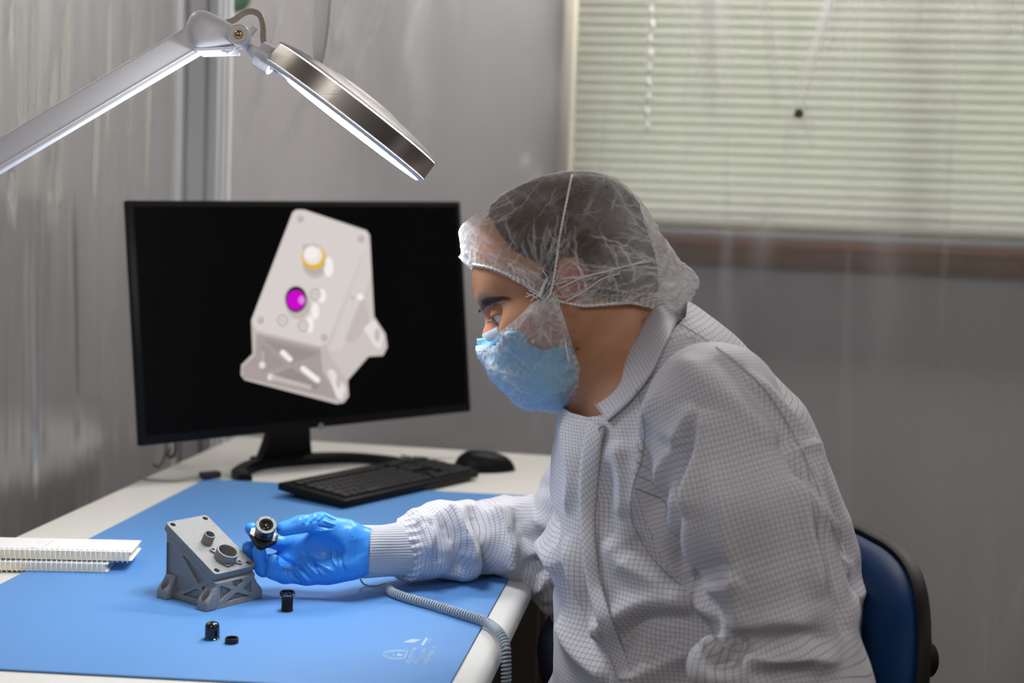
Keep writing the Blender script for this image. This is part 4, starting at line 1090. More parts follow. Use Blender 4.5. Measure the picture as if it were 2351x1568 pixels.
# ---------------------------------------------------------------- coiled grounding cord
zc = zm + .0060
path = [T(893, 1349, zc), T(903, 1361, zc), T(950, 1377, zc), T(1000, 1391, zc), T(1060, 1410, zc), T(1105, 1424, zc), T(1128, 1436, zc), P(1147, 1454, 1.545), P(1159, 1480, 1.528), P(1162, 1510, 1.52), P(1162, 1570, 1.515), P(1161, 1700, 1.51), P(1158, 1900, 1.505)]
sp_ = spline(path, 24); seg = np.array(sp_); ds = np.r_[0, np.cumsum(np.linalg.norm(np.diff(seg, axis=0), axis=1))]
Lc = ds[-1]; pit = .0040; RC = .0046; N_ = int(Lc / pit * 12); pts = []
prev = np.array([0, 0, 1.0])
for i in range(N_ + 1):
    s = Lc * i / N_; c_ = np.array([np.interp(s, ds, seg[:, k]) for k in range(3)])
    t = nrm(np.array([np.interp(min(s + .002, Lc), ds, seg[:, k]) - np.interp(max(s - .002, 0), ds, seg[:, k]) for k in range(3)]))
    u = nrm(prev - t * (prev @ t)); prev = u; w2 = np.cross(t, u); th = 2 * pi * s / pit
    pts.append(c_ + RC * (cos(th) * u + sin(th) * w2))
cr_ = thing('coiled_cord', 'grey coiled grounding cord running from the cuff over the table edge', 'cord', T(1000, 1391, zm))
MB().tube(pts, .00135, 6).build('coil', 'coil_grey', cr_, smooth=180)
cuffpt = P(826, 1327, 1.690)
lead = spline([cuffpt, T(836, 1341, zm + .004), T(860, 1345, zm + .002), T(882, 1340, zm + .003), T(893, 1341, zm + .008), pts[0]], 8)
MB().tube(lead, .0011, 8).build('straight_lead', 'coil_grey', cr_, smooth=180)

# ---------------------------------------------------------------- office chairs
def chair(name, label, ctr, ang, group=None, ztop=1.0):
    """ctr = floor point under the backrest, ang = direction the chair faces"""
    r = thing('office_chair', label, 'chair', (ctr[0], ctr[1], 0), ang)
    # local: +x forward, y sideways; backrest at x=0
    zb, zt_ = ztop - .50, ztop; hw = .215
    out = []
    for k in range(64):
        th = 2 * pi * k / 64; c, s = cos(th), sin(th); e = .56 if s > 0 else .5
        out.append((hw * abs(c) ** e * (1 if c > 0 else -1), (zb + zt_) / 2 + (zt_ - zb) / 2 * abs(s) ** e * (1 if s > 0 else -1)))
    def bx(y, z): return .035 * (y / hw) ** 2 + .02 * ((z - zb) / .5 - .35) ** 2 - .06 * max(0, (z - zb) / .5 - .5)
    def surf(levels, nm, m):
        V = []; F = []; n = 64; cz = (zb + zt_) / 2
        for xo, s in levels:
            for (y, z) in out:
                y2, z2 = y * s, cz + (z - cz) * (1 - (1 - s) * hw / .25 * 1.0); V.append((bx(y2, z2) + xo, y2, z2))
        for i in range(len(levels) - 1):
            for k in range(n): F.append((i * n + k, i * n + (k + 1) % n, (i + 1) * n + (k + 1) % n, (i + 1) * n + k))
        F += [tuple(range(n))[::-1], tuple((len(levels) - 1) * n + k for k in range(n))]
        mb = MB().add(V, F); return mb.build(nm, m, r, world=False, smooth=50)
    surf([(-.004, .5), (-.004, .955), (.008, .962), (.022, .94), (.033, .86), (.040, .7), (.043, .45), (.043, .15)], 'back_pad', 'vinyl_blue')
    surf([(-.014, .2), (-.014, .85), (-.012, .95), (-.008, 1.0), (.002, 1.0), (.006, .985), (.004, .955), (-.006, .94)], 'back_shell', 'rim_black')
    MB().box((-.030, 0, zb + .10), (.022, .06, .50), .004).build('back_bar', 'rim_black', r, world=False)
    MB().lathe([(.008, -.055), (.008, 0), (.020, .001), (.022, .004), (.022, .026), (.018, .030), (.001, .030)], (-.086, 0, zb + .345), (-1, 0, 0), 24).build('height_knob', 'rim_black', r, world=False)
    MB().box((.26, 0, .49), (.46, .46, .035), .016, seg=3).build('seat_shell', 'rim_black', r, world=False)
    MB().box((.26, 0, .525), (.45, .45, .055), .026, seg=4).build('seat_pad', 'vinyl_blue', r, world=False)
    MB().box((.10, 0, .46), (.36, .06, .02), .003).build('back_bracket', 'rim_black', r, world=False)
    MB().lathe([(.028, .10), (.028, .26), (.018, .262), (.018, .48)], (.26, 0, 0), (0, 0, 1), 20).build('gas_lift', 'rim_black', r, world=False)
    for k in range(5):
        a = 2 * pi * k / 5 + .3; d = np.array([cos(a), sin(a), 0]); c0 = np.array([.26, 0, 0])
        lg = MB().tube([c0 + Z_ * .12, c0 + d * .27 + Z_ * .075], .016, 8, rs=[.022, .014]).build('leg', 'rim_black', r, world=False)
        MB().lathe([(.001, -.014), (.026, -.014), (.0275, 0), (.026, .014), (.001, .014)], c0 + d * .27 + Z_ * .0278, np.cross(d, Z_), 20).build('caster', 'rim_black', lg, world=False)
    return r
PF = nrm([-.97, -.25, 0])                         # direction the person faces
cc0 = P(1935, 1400, 1.615)
ch1 = chair('office_chair', 'blue vinyl office chair with black rim, behind the seated person', (cc0[0] + .0, cc0[1]), atan2(PF[1], PF[0]), ztop=P(2020, 1218, 1.60)[2])
# ---------------------------------------------------------------- implicit-surface toolkit (one continuous skin per body part)
f32 = np.float32
class Field:
    def __init__(s, lo, hi, h):
        s.lo = np.array(lo, float); s.h = h
        s.n = np.ceil((np.array(hi) - lo) / h).astype(int) + 1
        ax = [(s.lo[i] + h * np.arange(s.n[i])).astype(f32) for i in range(3)]
        g = np.meshgrid(*ax, indexing='ij'); s.p = np.stack([q.ravel() for q in g], 1)
def sd_ell(p, c, r, M=None):
    q = p - np.array(c, f32)
    if M is not None: q = q @ np.array(M, f32).T       # rows of M = local axes
    r = np.array(r, f32); k0 = np.sqrt(((q / r) ** 2).sum(1)) + 1e-9; k1 = np.sqrt(((q / (r * r)) ** 2).sum(1)) + 1e-9
    return k0 * (k0 - 1) / k1
def sd_bone(p, A, Bp, r0, r1, up=None):
    """tapered bone with elliptical section; r = (across, depth) or a number; 'depth' axis = up"""
    A, Bp = np.array(A, float), np.array(Bp, float); r0 = np.atleast_1d(r0).astype(float); r1 = np.atleast_1d(r1).astype(float)
    d = Bp - A; L = np.linalg.norm(d)
    if L < 1e-6: d = np.array([0, 0, 1.]); L = 1e-6; t = d
    else: t = d / L
    q = p - A.astype(f32); s = np.clip(q @ t.astype(f32) / L, 0, 1).astype(f32)
    e = q - s[:, None] * (t * L).astype(f32)
    if len(r0) == 1 and len(r1) == 1:
        return np.sqrt((e * e).sum(1)) - (r0[0] + (r1[0] - r0[0]) * s).astype(f32)
    u = np.array(F_ if up is None else up, float); u = nrm(u - t * (u @ t)); w = np.cross(t, u)
    ra = (r0[0] + (r1[0] - r0[0]) * s).astype(f32); rb = (r0[-1] + (r1[-1] - r0[-1]) * s).astype(f32); rc = np.minimum(ra, rb)
    ew, eu, et = e @ w.astype(f32), e @ u.astype(f32), e @ t.astype(f32)
    k0 = np.sqrt((ew / ra) ** 2 + (eu / rb) ** 2 + (et / rc) ** 2) + 1e-9
    k1 = np.sqrt((ew / ra ** 2) ** 2 + (eu / rb ** 2) ** 2 + (et / rc ** 2) ** 2) + 1e-9
    return k0 * (k0 - 1) / k1
def smin(a, b, k):
    h = np.maximum(k - np.abs(a - b), 0) / k; return np.minimum(a, b) - h * h * k * .25
def smax(a, b, k): return -smin(-a, -b, k)
def evalsdf(p, prims):
    """prims: list of (op, k, callable)"""
    d = None
    for op, k, fn in prims:
        v = fn(p)
        if d is None: d = v
        elif op == '+': d = smin(d, v, k)
        else: d = smax(d, -v, k)
    return d
def extract(prims, lo, hi, h, relax=2):
    fld = Field(lo, hi, h); n = fld.n
    D = np.empty(len(fld.p), f32); step = 600000
    for i in range(0, len(fld.p), step): D[i:i + step] = evalsdf(fld.p[i:i + step], prims)
    D = D.reshape(n)
    S = D < 0; nx, ny, nz = n
    cs = np.zeros((nx - 1, ny - 1, nz - 1), np.int8)
    for i in (0, 1):
        for j in (0, 1):
            for k in (0, 1): cs += S[i:nx - 1 + i, j:ny - 1 + j, k:nz - 1 + k]
    act = (cs > 0) & (cs < 8); idx = -np.ones(act.shape, np.int64); ii = np.argwhere(act); idx[act] = np.arange(len(ii))
    acc = np.zeros((len(ii), 3)); cnt = np.zeros(len(ii))
    cor = [(i, j, k) for i in (0, 1) for j in (0, 1) for k in (0, 1)]
    val = {c: D[ii[:, 0] + c[0], ii[:, 1] + c[1], ii[:, 2] + c[2]].astype(float) for c in cor}
    for a in cor:
        for ax in range(3):
            if a[ax]: continue
            b = tuple(a[m] + (m == ax) for m in range(3)); va, vb = val[a], val[b]
            m = (va < 0) != (vb < 0); t = np.where(m, va / np.where(m, va - vb, 1), 0)
            pt = np.array(a, float)[None] + np.eye(3)[ax][None] * t[:, None]
            acc[m] += pt[m]; cnt[m] += 1
    V = fld.lo + h * (ii + acc / cnt[:, None]); Q = []
    for ax in range(3):
        o1, o2 = [(1, 2), (2, 0), (0, 1)][ax]
        sl0 = [slice(None)] * 3; sl1 = [slice(None)] * 3; sl0[ax] = slice(0, -1); sl1[ax] = slice(1, None)
        for q in (o1, o2): sl0[q] = slice(1, -1); sl1[q] = slice(1, -1)
        a, b = S[tuple(sl0)], S[tuple(sl1)]; e = np.argwhere(a != b)
        if not len(e): continue
        base = e.copy(); base[:, o1] += 1; base[:, o2] += 1
        sgn = a[tuple(e.T)]
        def cell(d1, d2):
            c = base.copy(); c[:, o1] += d1; c[:, o2] += d2; return idx[c[:, 0], c[:, 1], c[:, 2]]
        q = np.stack([cell(-1, -1), cell(0, -1), cell(0, 0), cell(-1, 0)], 1)
        q[~sgn] = q[~sgn][:, ::-1]; Q.append(q)
    Q = np.concatenate(Q); Q = Q[(Q >= 0).all(1)]
    V = V.astype(float)
    for _ in range(relax):                                  # settle the points on the surface
        d = evalsdf(V.astype(f32), prims); V -= grad(V, prims) * d[:, None] * .8
    return V, Q
def grad(V, prims, e=7e-4):
    g = np.zeros_like(V)
    for i in range(3):
        o = np.zeros(3); o[i] = e
        g[:, i] = evalsdf((V + o).astype(f32), prims) - evalsdf((V - o).astype(f32), prims)
    return g / (np.linalg.norm(g, axis=1, keepdims=True) + 1e-9)
def vnormals(V, Q):
    n = np.cross(V[Q[:, 2]] - V[Q[:, 0]], V[Q[:, 3]] - V[Q[:, 1]]); N = np.zeros_like(V)
    for k in range(4): np.add.at(N, Q[:, k], n)
    return N / (np.linalg.norm(N, axis=1, keepdims=True) + 1e-12)
def smoothV(V, Q, it=1, w=.5):
    for _ in range(it):
        A = np.zeros_like(V); c = np.zeros(len(V))
        for k in range(4):
            a, b = Q[:, k], Q[:, (k + 1) % 4]
            np.add.at(A, a, V[b]); np.add.at(A, b, V[a]); np.add.at(c, a, 1); np.add.at(c, b, 1)
        V = V * (1 - w) + w * A / np.maximum(c, 1)[:, None]
    return V
def submesh(V, Q, keep):
    q = Q[keep]; u, inv = np.unique(q.ravel(), return_inverse=True); return V[u], inv.reshape(-1, 4), u
def snapedge(V, Q, poly, mx=9.):
    """trim the cut border to a clean line"""
    e = np.sort(np.concatenate([Q[:, [k, (k + 1) % 4]] for k in range(4)]), 1); ue, n = np.unique(e, axis=0, return_counts=True); bv = np.unique(ue[n == 1])
    p = sidepx(V[bv])[0]; P0 = np.array(poly, float); best = np.full(len(bv), 1e9); to = p.copy()
    for i in range(len(P0)):
        a_, b_ = P0[i], P0[(i + 1) % len(P0)]; ab = b_ - a_; t = np.clip(((p - a_) @ ab) / (ab @ ab), 0, 1); q = a_ + t[:, None] * ab; dd = np.linalg.norm(p - q, axis=1); m = dd < best; best[m] = dd[m]; to[m] = q[m]
    dl = np.where((best < mx)[:, None], to - p, 0); dep = (V[bv] - CO) @ F_; V = V.copy()
    V[bv] += (dl[:, :1] * R_ - dl[:, 1:] * U_) * (dep / FPX)[:, None]; return V
def inpoly(pt, poly):
    x, y = pt[:, 0], pt[:, 1]; r = np.zeros(len(pt), bool); m = len(poly)
    for i in range(m):
        (x0, y0), (x1, y1) = poly[i], poly[(i + 1) % m]
        if y0 == y1: continue
        c = ((y0 > y) != (y1 > y)) & (x < (x1 - x0) * (y - y0) / (y1 - y0) + x0); r ^= c
    return r
def trace_ray(x, y, prims, d0=1.2, d1=2.2):
    """distance along the view ray where a surface is met"""
    v = ray(x, y); ts = np.arange(d0, d1, .004); pts = (CO + ts[:, None] * v).astype(f32); d = evalsdf(pts, prims)
    k = np.argmax(d < 0)
    if d[k] >= 0 or k == 0: return CO + v * ts[np.argmin(d)]
    a_, b_ = ts[k - 1], ts[k]
    for _ in range(9):
        m_ = (a_ + b_) / 2
        if evalsdf((CO + m_ * v)[None].astype(f32), prims)[0] < 0: b_ = m_
        else: a_ = m_
    return CO + v * b_
def apply_folds(V, N, folds, prims, gain=1.55):
    """folds: (pixel polyline, width m, height m): a rounded ridge (+) or furrow (-) running over the cloth"""
    disp = np.zeros(len(V))
    for pts, wdt, amp in folds:
        W = [trace_ray(x, y, prims) for x, y in pts]; W = spline(W, 4)
        lo = np.min(W, 0) - 3 * wdt; hi = np.max(W, 0) + 3 * wdt
        m = np.where(((V > lo) & (V < hi)).all(1))[0]
        if not len(m): continue
        best = np.full(len(m), 9.); ta = np.zeros(len(m)); q = V[m]; L = len(W) - 1
        for i in range(L):
            a, b = W[i], W[i + 1]; ab = b - a; t = np.clip(((q - a) @ ab) / (ab @ ab + 1e-12), 0, 1)
            d = np.linalg.norm(q - a - t[:, None] * ab, axis=1); z = d < best; best[z] = d[z]; ta[z] = (i + t[z]) / L
        prof = np.exp(-(best / wdt) ** 1.5) * np.clip(np.sin(pi * np.clip(ta, .0, 1)) * 1.6 + .15, 0, 1)
        disp[m] += amp * gain * prof
    return V + N * disp[:, None]
def worley(V, n, seed, lo=None, hi=None):
    rr = np.random.RandomState(seed); lo = V.min(0) if lo is None else lo; hi = V.max(0) if hi is None else hi
    S = rr.rand(n, 3) * (hi - lo) + lo; f1 = np.full(len(V), 9.); f2 = f1.copy()
    for s in S:
        d = np.linalg.norm(V - s, axis=1); m = d < f1; f2 = np.where(m, f1, np.minimum(f2, d)); f1 = np.where(m, d, f1)
    return f1, f2
def creases(V, N, starts, dirs, Ls, ws, seed, bend=.25):
    """thin straight wrinkles: returns 0..1 strength per vertex"""
    rr = np.random.RandomState(seed); c = np.zeros(len(V))
    for q, dr, L, w in zip(starts, dirs, Ls, ws):
        m = np.where((np.abs(V - q) < L + .004).all(1))[0]
        if not len(m): continue
        k = m[np.argmin(((V[m] - q) ** 2).sum(1))]; n = N[k]; t = dr - n * (dr @ n)
        if np.linalg.norm(t) < .2: continue
        t = nrm(t); s = np.cross(n, t); e = V[m] - q; x = e @ t; y = e @ s - bend * rr.uniform(-1, 1) * x * x / L - .0006 * np.sin(x * 400 + rr.rand() * 6); z = e @ n
        g = np.exp(-(y / w) ** 2) * (np.abs(z) < .02) * np.clip(1 - np.abs(x / (L * .5)) ** 2.5, 0, 1) * rr.uniform(.5, 1)
        c[m] = np.maximum(c[m], g)
    return c
def wobble(V, f, seed):
    rr = np.random.RandomState(seed); o = np.zeros(len(V))
    for k in range(7):
        d = rr.randn(3); d /= np.linalg.norm(d); o += np.sin((V @ d) * f * (1 + .5 * rr.rand()) * 2 * pi + rr.rand() * 6.3 + 1.3 * np.sin((V @ rr.randn(3)) * f * 3)) / 3.5
    return o
def set_attr(o, name, a):
    at = o.data.attributes.new(name, 'FLOAT', 'POINT'); at.data.foreach_set('value', np.asarray(a, np.float32))
def B3(a, b, r0, r1, up=None): return lambda p, A=P(*a), Bb=P(*b), r0=r0, r1=r1: sd_bone(p, A, Bb, r0, r1, up)
px = lambda n, d: n * d / FPX

# ---------------------------------------------------------------- the person
HD = 1.62                                                # distance of the head's middle plane
fwd = -.915 * R_ - .403 * U_; upd = -.403 * R_ + .915 * U_; lat = -F_
HM = np.stack([fwd, upd, lat])
def H(x, y, l=0.): return P(x, y, HD - l)
def ell(x, y, l, r, M=HM): return lambda p, c=H(x, y, l), r=r, M=M: sd_ell(p, c, r, M)
def sym(x0, y0, l0, r0, x1, y1, l1, r1):
    """bone on the near side and its mirror image"""
    return [lambda p, A=P(x0, y0, HD - s * l0), Bb=P(x1, y1, HD - s * l1): sd_bone(p, A, Bb, r0, r1) for s in (1, -1)]
hp = P(1640, 1560, 1.61)
person = thing('person', 'seated person in white gridded cleanroom coat, hair net, blue mask and blue gloves', 'person', (hp[0], hp[1], 0))

head = [('+', .01, ell(1268, 556, 0, (.1015, .068, .0735))), ('+', .02, ell(1368, 602, 0, (.056, .056, .062)))]
head += [('+', .02, ell(1166, 618, 0, (.046, .040, .058)))]
head += [('+', .015, lambda p: sd_bone(p, H(1139, 692, .027), H(1139, 692, -.027), .0185, .0185))]
for a in sym(1165, 650, .04, .024, 1215, 640, .056, .02): head.append(('+', .02, a))
head += [('+', .02, B3((1195, 750, HD), (1222, 850, HD), (.034, .046), (.026, .036)))]
for a in sym(1180, 738, .040, .0185, 1275, 700, .064, .013): head.append(('+', .022, a))
for a in sym(1215, 760, .040, .030, 1300, 730, .045, .032): head.append(('+', .03, a))
for a in sym(1318, 720, .054, .018, 1262, 868, .026, .018): head.append(('+', .025, a))
head += [('+', .02, ell(1246, 880, 0, (.022, .018, .024)))]
for s in (1, -1): head.append(('-', .022, ell(1135, 727, .034 * s, (.0160, .0130, .0165))))
head += [('+', .010, lambda p: sd_bone(p, H(1146, 722), H(1131, 772), .0090, .0105)), ('+', .008, lambda p: sd_bone(p, H(1133, 772), H(1134, 800), .0105, .0120))]
for a in sym(1142, 802, .009, .0080, 1154, 806, .012, .008): head.append(('+', .008, a))
head += [('+', .035, B3((1378, 650, HD), (1415, 800, HD), (.052, .055), (.056, .060))), ('+', .02, B3((1415, 800, HD), (1465, 930, HD), (.056, .060), (.066, .075)))]
head += [('+', .03, B3((1330, 820, HD), (1400, 900, HD), (.030, .035), (.045, .05)))]
head_core = list(head)
def dil(t): return lambda p: evalsdf(p, head_core) - t
# eyes: lids as a swelling with an opening cut along the gaze
gz = nrm(-.74 * R_ - .66 * U_ + .0 * F_); gu = nrm(np.cross(gz, F_)); gu = gu if gu @ U_ > 0 else -gu
EYE = {}
for s in (1, -1):
    ec = H(1154, 722, .033 * s); EYE[s] = ec
    head.append(('+', .006, lambda p, c=ec: np.sqrt(((p - c.astype(f32)) ** 2).sum(1)) - .0138))
for s in (1, -1):
    ec = EYE[s]; g2 = nrm(gz + lat * s * .45)
    head.append(('-', .0015, lambda p, c=ec, g2=g2: sd_ell(p, c + g2 * .011, (.0085, .0047, .0125), np.stack([g2, gu, np.cross(g2, gu)]))))
# ears
eu = nrm(upd * .96 - fwd * .28); ef = np.cross(eu, lat); ef = ef if ef @ fwd > 0 else -ef
for s in (1, -1):
    c = H(1306, 648, .080 * s); la = nrm(lat * s * .95 - fwd * .30); fa = nrm(np.cross(eu, la)); fa = fa if fa @ fwd > 0 else -fa
    la = np.cross(fa, eu); la = la if la @ (lat * s) > 0 else -la; Me = np.stack([fa, eu, la])
    head.append(('+', .006, lambda p, c=c, Me=Me: sd_ell(p, c, (.0165, .0315, .0075), Me)))
    head.append(('-', .003, lambda p, c=c + la * .007 + fa * .001 - eu * .001, Me=Me: sd_ell(p, c, (.0115, .0215, .006), Me)))
    head.append(('+', .004, lambda p, c=c, Me=Me, fa=fa, eu_=eu, la=la: sd_bone(p, c + eu_ * .017 - fa * .004 + la * .002, c - eu_ * .012 - fa * .0065 + la * .002, .0025, .003)))
    head.append(('+', .004, lambda p, c=c, fa=fa, la=la: sd_bone(p, c - eu * .004 + fa * .012 + la * .001, c - eu * .010 + fa * .011 + la * .002, .0035, .003)))
    head.append(('+', .006, lambda p, c=c, fa=fa, la=la: sd_bone(p, c - eu * .022 + la * .0, c - eu * .030 - fa * .0 + la * .0, .0062, .0052)))
# chest and shoulders under the coat belong to the same skin
chest = [('+', .04, B3((1500, 960, 1.60), (1620, 1300, 1.60), (.085, .13), (.11, .12))), ('+', .04, B3((1590, 960, 1.46), (1560, 960, 1.74), (.05, .05), (.05, .05)))]
lo = P(1500, 1300, 1.60); allp = head + chest
V, Q = extract(allp, np.array([P(1075, 900, HD)[0], HD - .155, P(1400, 1150, HD)[2]]), np.array([P(1700, 800, HD)[0], HD + .16, P(1200, 385, HD)[2]]), .0021)
blush = np.zeros(len(V))
for s in (1, -1):
    c = H(1306, 648, .080 * s); blush += .75 * np.exp(-(np.linalg.norm(V - c, axis=1) / .028) ** 4)
nt = H(1122, 790); blush += .5 * np.exp(-(np.linalg.norm(V - nt, axis=1) / .020) ** 2)
for s in (1, -1): blush += .30 * np.exp(-(np.linalg.norm(V - H(1210, 780, .05 * s), axis=1) / .03) ** 2)
bodyo = mkobj('body', V, Q, 'skin', person, True, 180); set_attr(bodyo, 'blush', np.clip(blush, 0, 1))
headV, headQ, headN = V, Q, vnormals(V, Q)
# eyeballs
for s in (1, -1):
    ec = EYE[s]; g2 = nrm(gz + lat * s * .10)
    eb = MB().lathe([(.0002, -.0118)] + [(.0118 * sin(a), -.0118 * cos(a)) for a in np.linspace(.15, pi - .42, 16)], ec, g2, 28, cap=(False, False)).build('eyeball', 'eye_white', person, smooth=180)
    MB().lathe([(.0048, .0106), (.0046, .0112), (.0038, .0122), (.002, .01265), (.0002, .0128)], ec, g2, 24, cap=(False, False)).build('iris', 'iris', eb, smooth=180)
    MB().lathe([(.0021, .01262), (.0012, .0130), (.0002, .0131)], ec, g2, 18, cap=(False, False)).build('pupil', 'pupil', eb, smooth=180)
def snap(x, y, l_side=1, off=0.):
    """point on the near (or far) side of the head skin at a pixel"""
    q = trace_ray(x, y, head)
    if l_side < 0:
        o = H(1300, 700); q = q - lat * 2 * ((q - o) @ lat)
    return q
# eyebrows and lashes: tufts of short tapered hairs
rb_ = random.Random(5)
for s in (1, -1):
    bw_ = MB()
    for i in range(230):
        t = rb_.random(); c = np.array([1100, 707]) * (1 - t) ** 2 + 2 * t * (1 - t) * np.array([1112, 686]) + t * t * np.array([1160, 684])
        w = (1 - t) * 15 + 5; c = c + np.array([rb_.uniform(-.3, .3) * w, rb_.uniform(-1, 1) * w * .6]); d = np.array([10 + 6 * t, -7 + 7 * t]) * rb_.uniform(.7, 1.2)
        a = snap(c[0], c[1], s); b = snap(c[0] + d[0], c[1] + d[1], s)
        if np.linalg.norm(a - b) > .02: continue
        m = (a + b) / 2; o_ = nrm(grad(a[None], head)[0]); bw_.tube([a - o_ * .0004, m + o_ * .0013, b + o_ * .0009], .0003, 4, rs=[.00027, .00022, .00008])
    bw_.build('eyebrow', simple('brow_hair', (.10, .062, .04), .6) if 'brow_hair' not in MATS else 'brow_hair', person, smooth=180)
    la_ = MB()
    for i in range(26):
        t = i / 25 * 2 - 1; g2 = nrm(gz + lat * s * (.30 + .75 * t) + gu * .34); a = EYE[s] + g2 * .0140; b = a + nrm(g2 + gu * -.35 + gz * .6) * .0065
        la_.tube([a, (a + b) / 2 + gu * .0002, b], .0002, 4, rs=[.0003, .0002, .00007])
    la_.build('eyelashes', 'hair_brown', person, smooth=180)
for i, (x, y, r_) in enumerate(((1326, 801, .0019), (1346, 819, .0014), (1383, 792, .0014), (1402, 762, .0011), (1092, 656, .0008), (1346, 748, .0008), (1378, 822, .0009), (1318, 760, .0006))):
    q = snap(x, y); n_ = nrm(grad(q[None], head)[0])
    MB().lathe([(.0001, .00045), (r_ * .6, .0004), (r_, -.0002)], q, n_, 14, cap=(False, False)).build('mole', 'mole', bodyo, smooth=180)

# hair: the scalp patch lifted off the skin, combed forward-down in fine strands
def sidepx(V):
    o = H(1300, 700); l = (V - o) @ lat; Vn = np.where((l < 0)[:, None], V - lat * 2 * l[:, None], V); return proj(Vn)[0], np.abs(l)
spx, sl_ = sidepx(headV)
hairpoly = [(1040, 300), (1085, 470), (1105, 478), (1128, 505), (1150, 545), (1172, 572), (1200, 590), (1232, 605), (1246, 640), (1250, 680), (1262, 684), (1270, 640), (1274, 612), (1300, 592), (1332, 594), (1350, 620), (1352, 660), (1345, 680), (1372, 690), (1420, 693), (1480, 690), (1620, 690), (1620, 300)]
keep = inpoly(spx, hairpoly); kf = keep[headQ].all(1)
hv, hq, u = submesh(headV, headQ, kf); hn = headN[u]; hsp = spx[u]
pl_ = np.array(hairpoly); dist = np.full(len(hv), 9e9)
for i in range(len(pl_)):
    a, b = pl_[i].astype(float), pl_[(i + 1) % len(pl_)].astype(float); ab = b - a; t = np.clip(((hsp - a) @ ab) / (ab @ ab), 0, 1); dist = np.minimum(dist, np.linalg.norm(hsp - a - t[:, None] * ab, axis=1))
tp = np.clip(dist / 28, 0, 1); tp = tp * tp * (3 - 2 * tp)
ph = (hv @ nrm(upd + fwd * .2)) * 900 + 3 * wobble(hv, 20, 3)
hv2 = hv + hn * (.0004 + .0046 * tp + tp * .0009 * np.sin((hv @ lat) * 1500 + 6 * wobble(hv, 14, 9)) + tp * .0008 * wobble(hv, 60, 4))[:, None]
crown = H(1345, 425); cax = nrm(crown - H(1285, 560))
def hair_mat():
    m, N, L, b = nodes('hair_cap')
    tc = N.new('ShaderNodeUVMap'); tc.uv_map = 'UVMap'
    n = N.new('ShaderNodeTexNoise'); n.inputs['Scale'].default_value = 1.; n.inputs['Detail'].default_value = 4; n.inputs['Distortion'].default_value = .3
    L.new(tc.outputs[0], n.inputs['Vector'])
    cr = N.new('ShaderNodeValToRGB'); cr.color_ramp.elements[0].position = .38; cr.color_ramp.elements[0].color = (.010, .007, .005, 1)
    cr.color_ramp.elements[1].position = .66; cr.color_ramp.elements[1].color = (.17, .105, .062, 1)
    L.new(n.outputs[0], cr.inputs[0]); L.new(cr.outputs[0], b.inputs['Base Color']); b.inputs['Roughness'].default_value = .45
    bp = N.new('ShaderNodeBump'); bp.inputs['Strength'].default_value = .9; bp.inputs['Distance'].default_value = .002
    L.new(n.outputs[0], bp.inputs['Height']); L.new(bp.outputs[0], b.inputs['Normal'])
hair_mat()
hairo = mkobj('hair', hv2, hq, 'hair_cap', person, True, 180)
hx = nrm(np.cross(cax, lat)); hy = np.cross(cax, hx); e_ = hv2 - crown; az = np.arctan2(e_ @ hy, e_ @ hx); rad = np.linalg.norm(e_, axis=1)
az += .5 * rad / .1
az_f = az[hq]; az_f = az_f - 2 * pi * np.round((az_f - az_f[:, :1]) / (2 * pi))
hairo.data.uv_layers.new(name='UVMap').data.foreach_set('uv', np.stack([az_f * 75, rad[hq] * 90], -1).reshape(-1).astype(np.float32))

# bouffant hair net
cap = [('+', .01, ell(1268, 557, 0, (.1045, .0720, .0830))), ('+', .03, ell(1366, 592, 0, (.063, .060, .076)))]
cap += [('+', .025, ell(1158, 560, 0, (.043, .038, .062))), ('+', .02, ell(1084, 550, 0, (.012, .018, .030)))]
for s in (1, -1): cap.append(('+', .02, ell(1306, 650, .076 * s, (.024, .036, .017))))
cap += [('+', .05, ell(1462, 632, -.0, (.040, .042, .058))), ('+', .025, ell(1540, 672, .004, (.017, .021, .030))), ('+', .018, ell(1570, 640, .010, (.011, .009, .014)))]
cap += [('+', .03, ell(1378, 658, 0, (.068, .045, .074))), ('+', .006, dil(.0065))]
V, Q = extract(cap, np.array([P(1020, 500, HD)[0], HD - .125, P(1300, 735, HD)[2]]), np.array([P(1640, 600, HD)[0], HD + .125, P(1200, 365, HD)[2]]), .0017)
N = vnormals(V, Q)
sp_, la2 = sidepx(V)
rimpoly = [(1020, 340), (1030, 560), (1052, 590), (1076, 610), (1118, 618), (1160, 634), (1200, 655), (1232, 678), (1250, 690), (1268, 692), (1300, 700), (1345, 707), (1400, 702), (1450, 697), (1490, 706), (1530, 722), (1560, 724), (1600, 712), (1640, 640), (1640, 340)]
rp = np.array(rimpoly, float); rd = np.full(len(V), 9e9)
for i in range(1, len(rp) - 2):
    a, b = rp[i], rp[i + 1]; ab = b - a; t = np.clip(((sp_ - a) @ ab) / (ab @ ab), 0, 1); rd = np.minimum(rd, np.linalg.norm(sp_ - a - t[:, None] * ab, axis=1))
gather = np.exp(-(rd / 22) ** 2)
rear = np.clip((sp_[:, 0] - 1330) / 120, 0, 1); low = np.clip((sp_[:, 1] - 470) / 100, 0, 1)
tight = .25 + .75 * np.maximum(rear, low)
rr = np.random.RandomState(12); ok = np.where(inpoly(sp_, rimpoly))[0]
def pick(mask, n): k = np.where(mask)[0]; return k[rr.randint(0, len(k), n)]
inside = inpoly(sp_, rimpoly)
def fam(k, dirfn, l0, l1, w0, w1, seed, bend=.3):
    return creases(V, N, V[k], [dirfn(i) for i in k], rr.uniform(l0, l1, len(k)), rr.uniform(w0, w1, len(k)), seed, bend)
rnd3 = lambda i: nrm(rr.randn(3))
hub = H(1262, 678); bun = H(1580, 650)
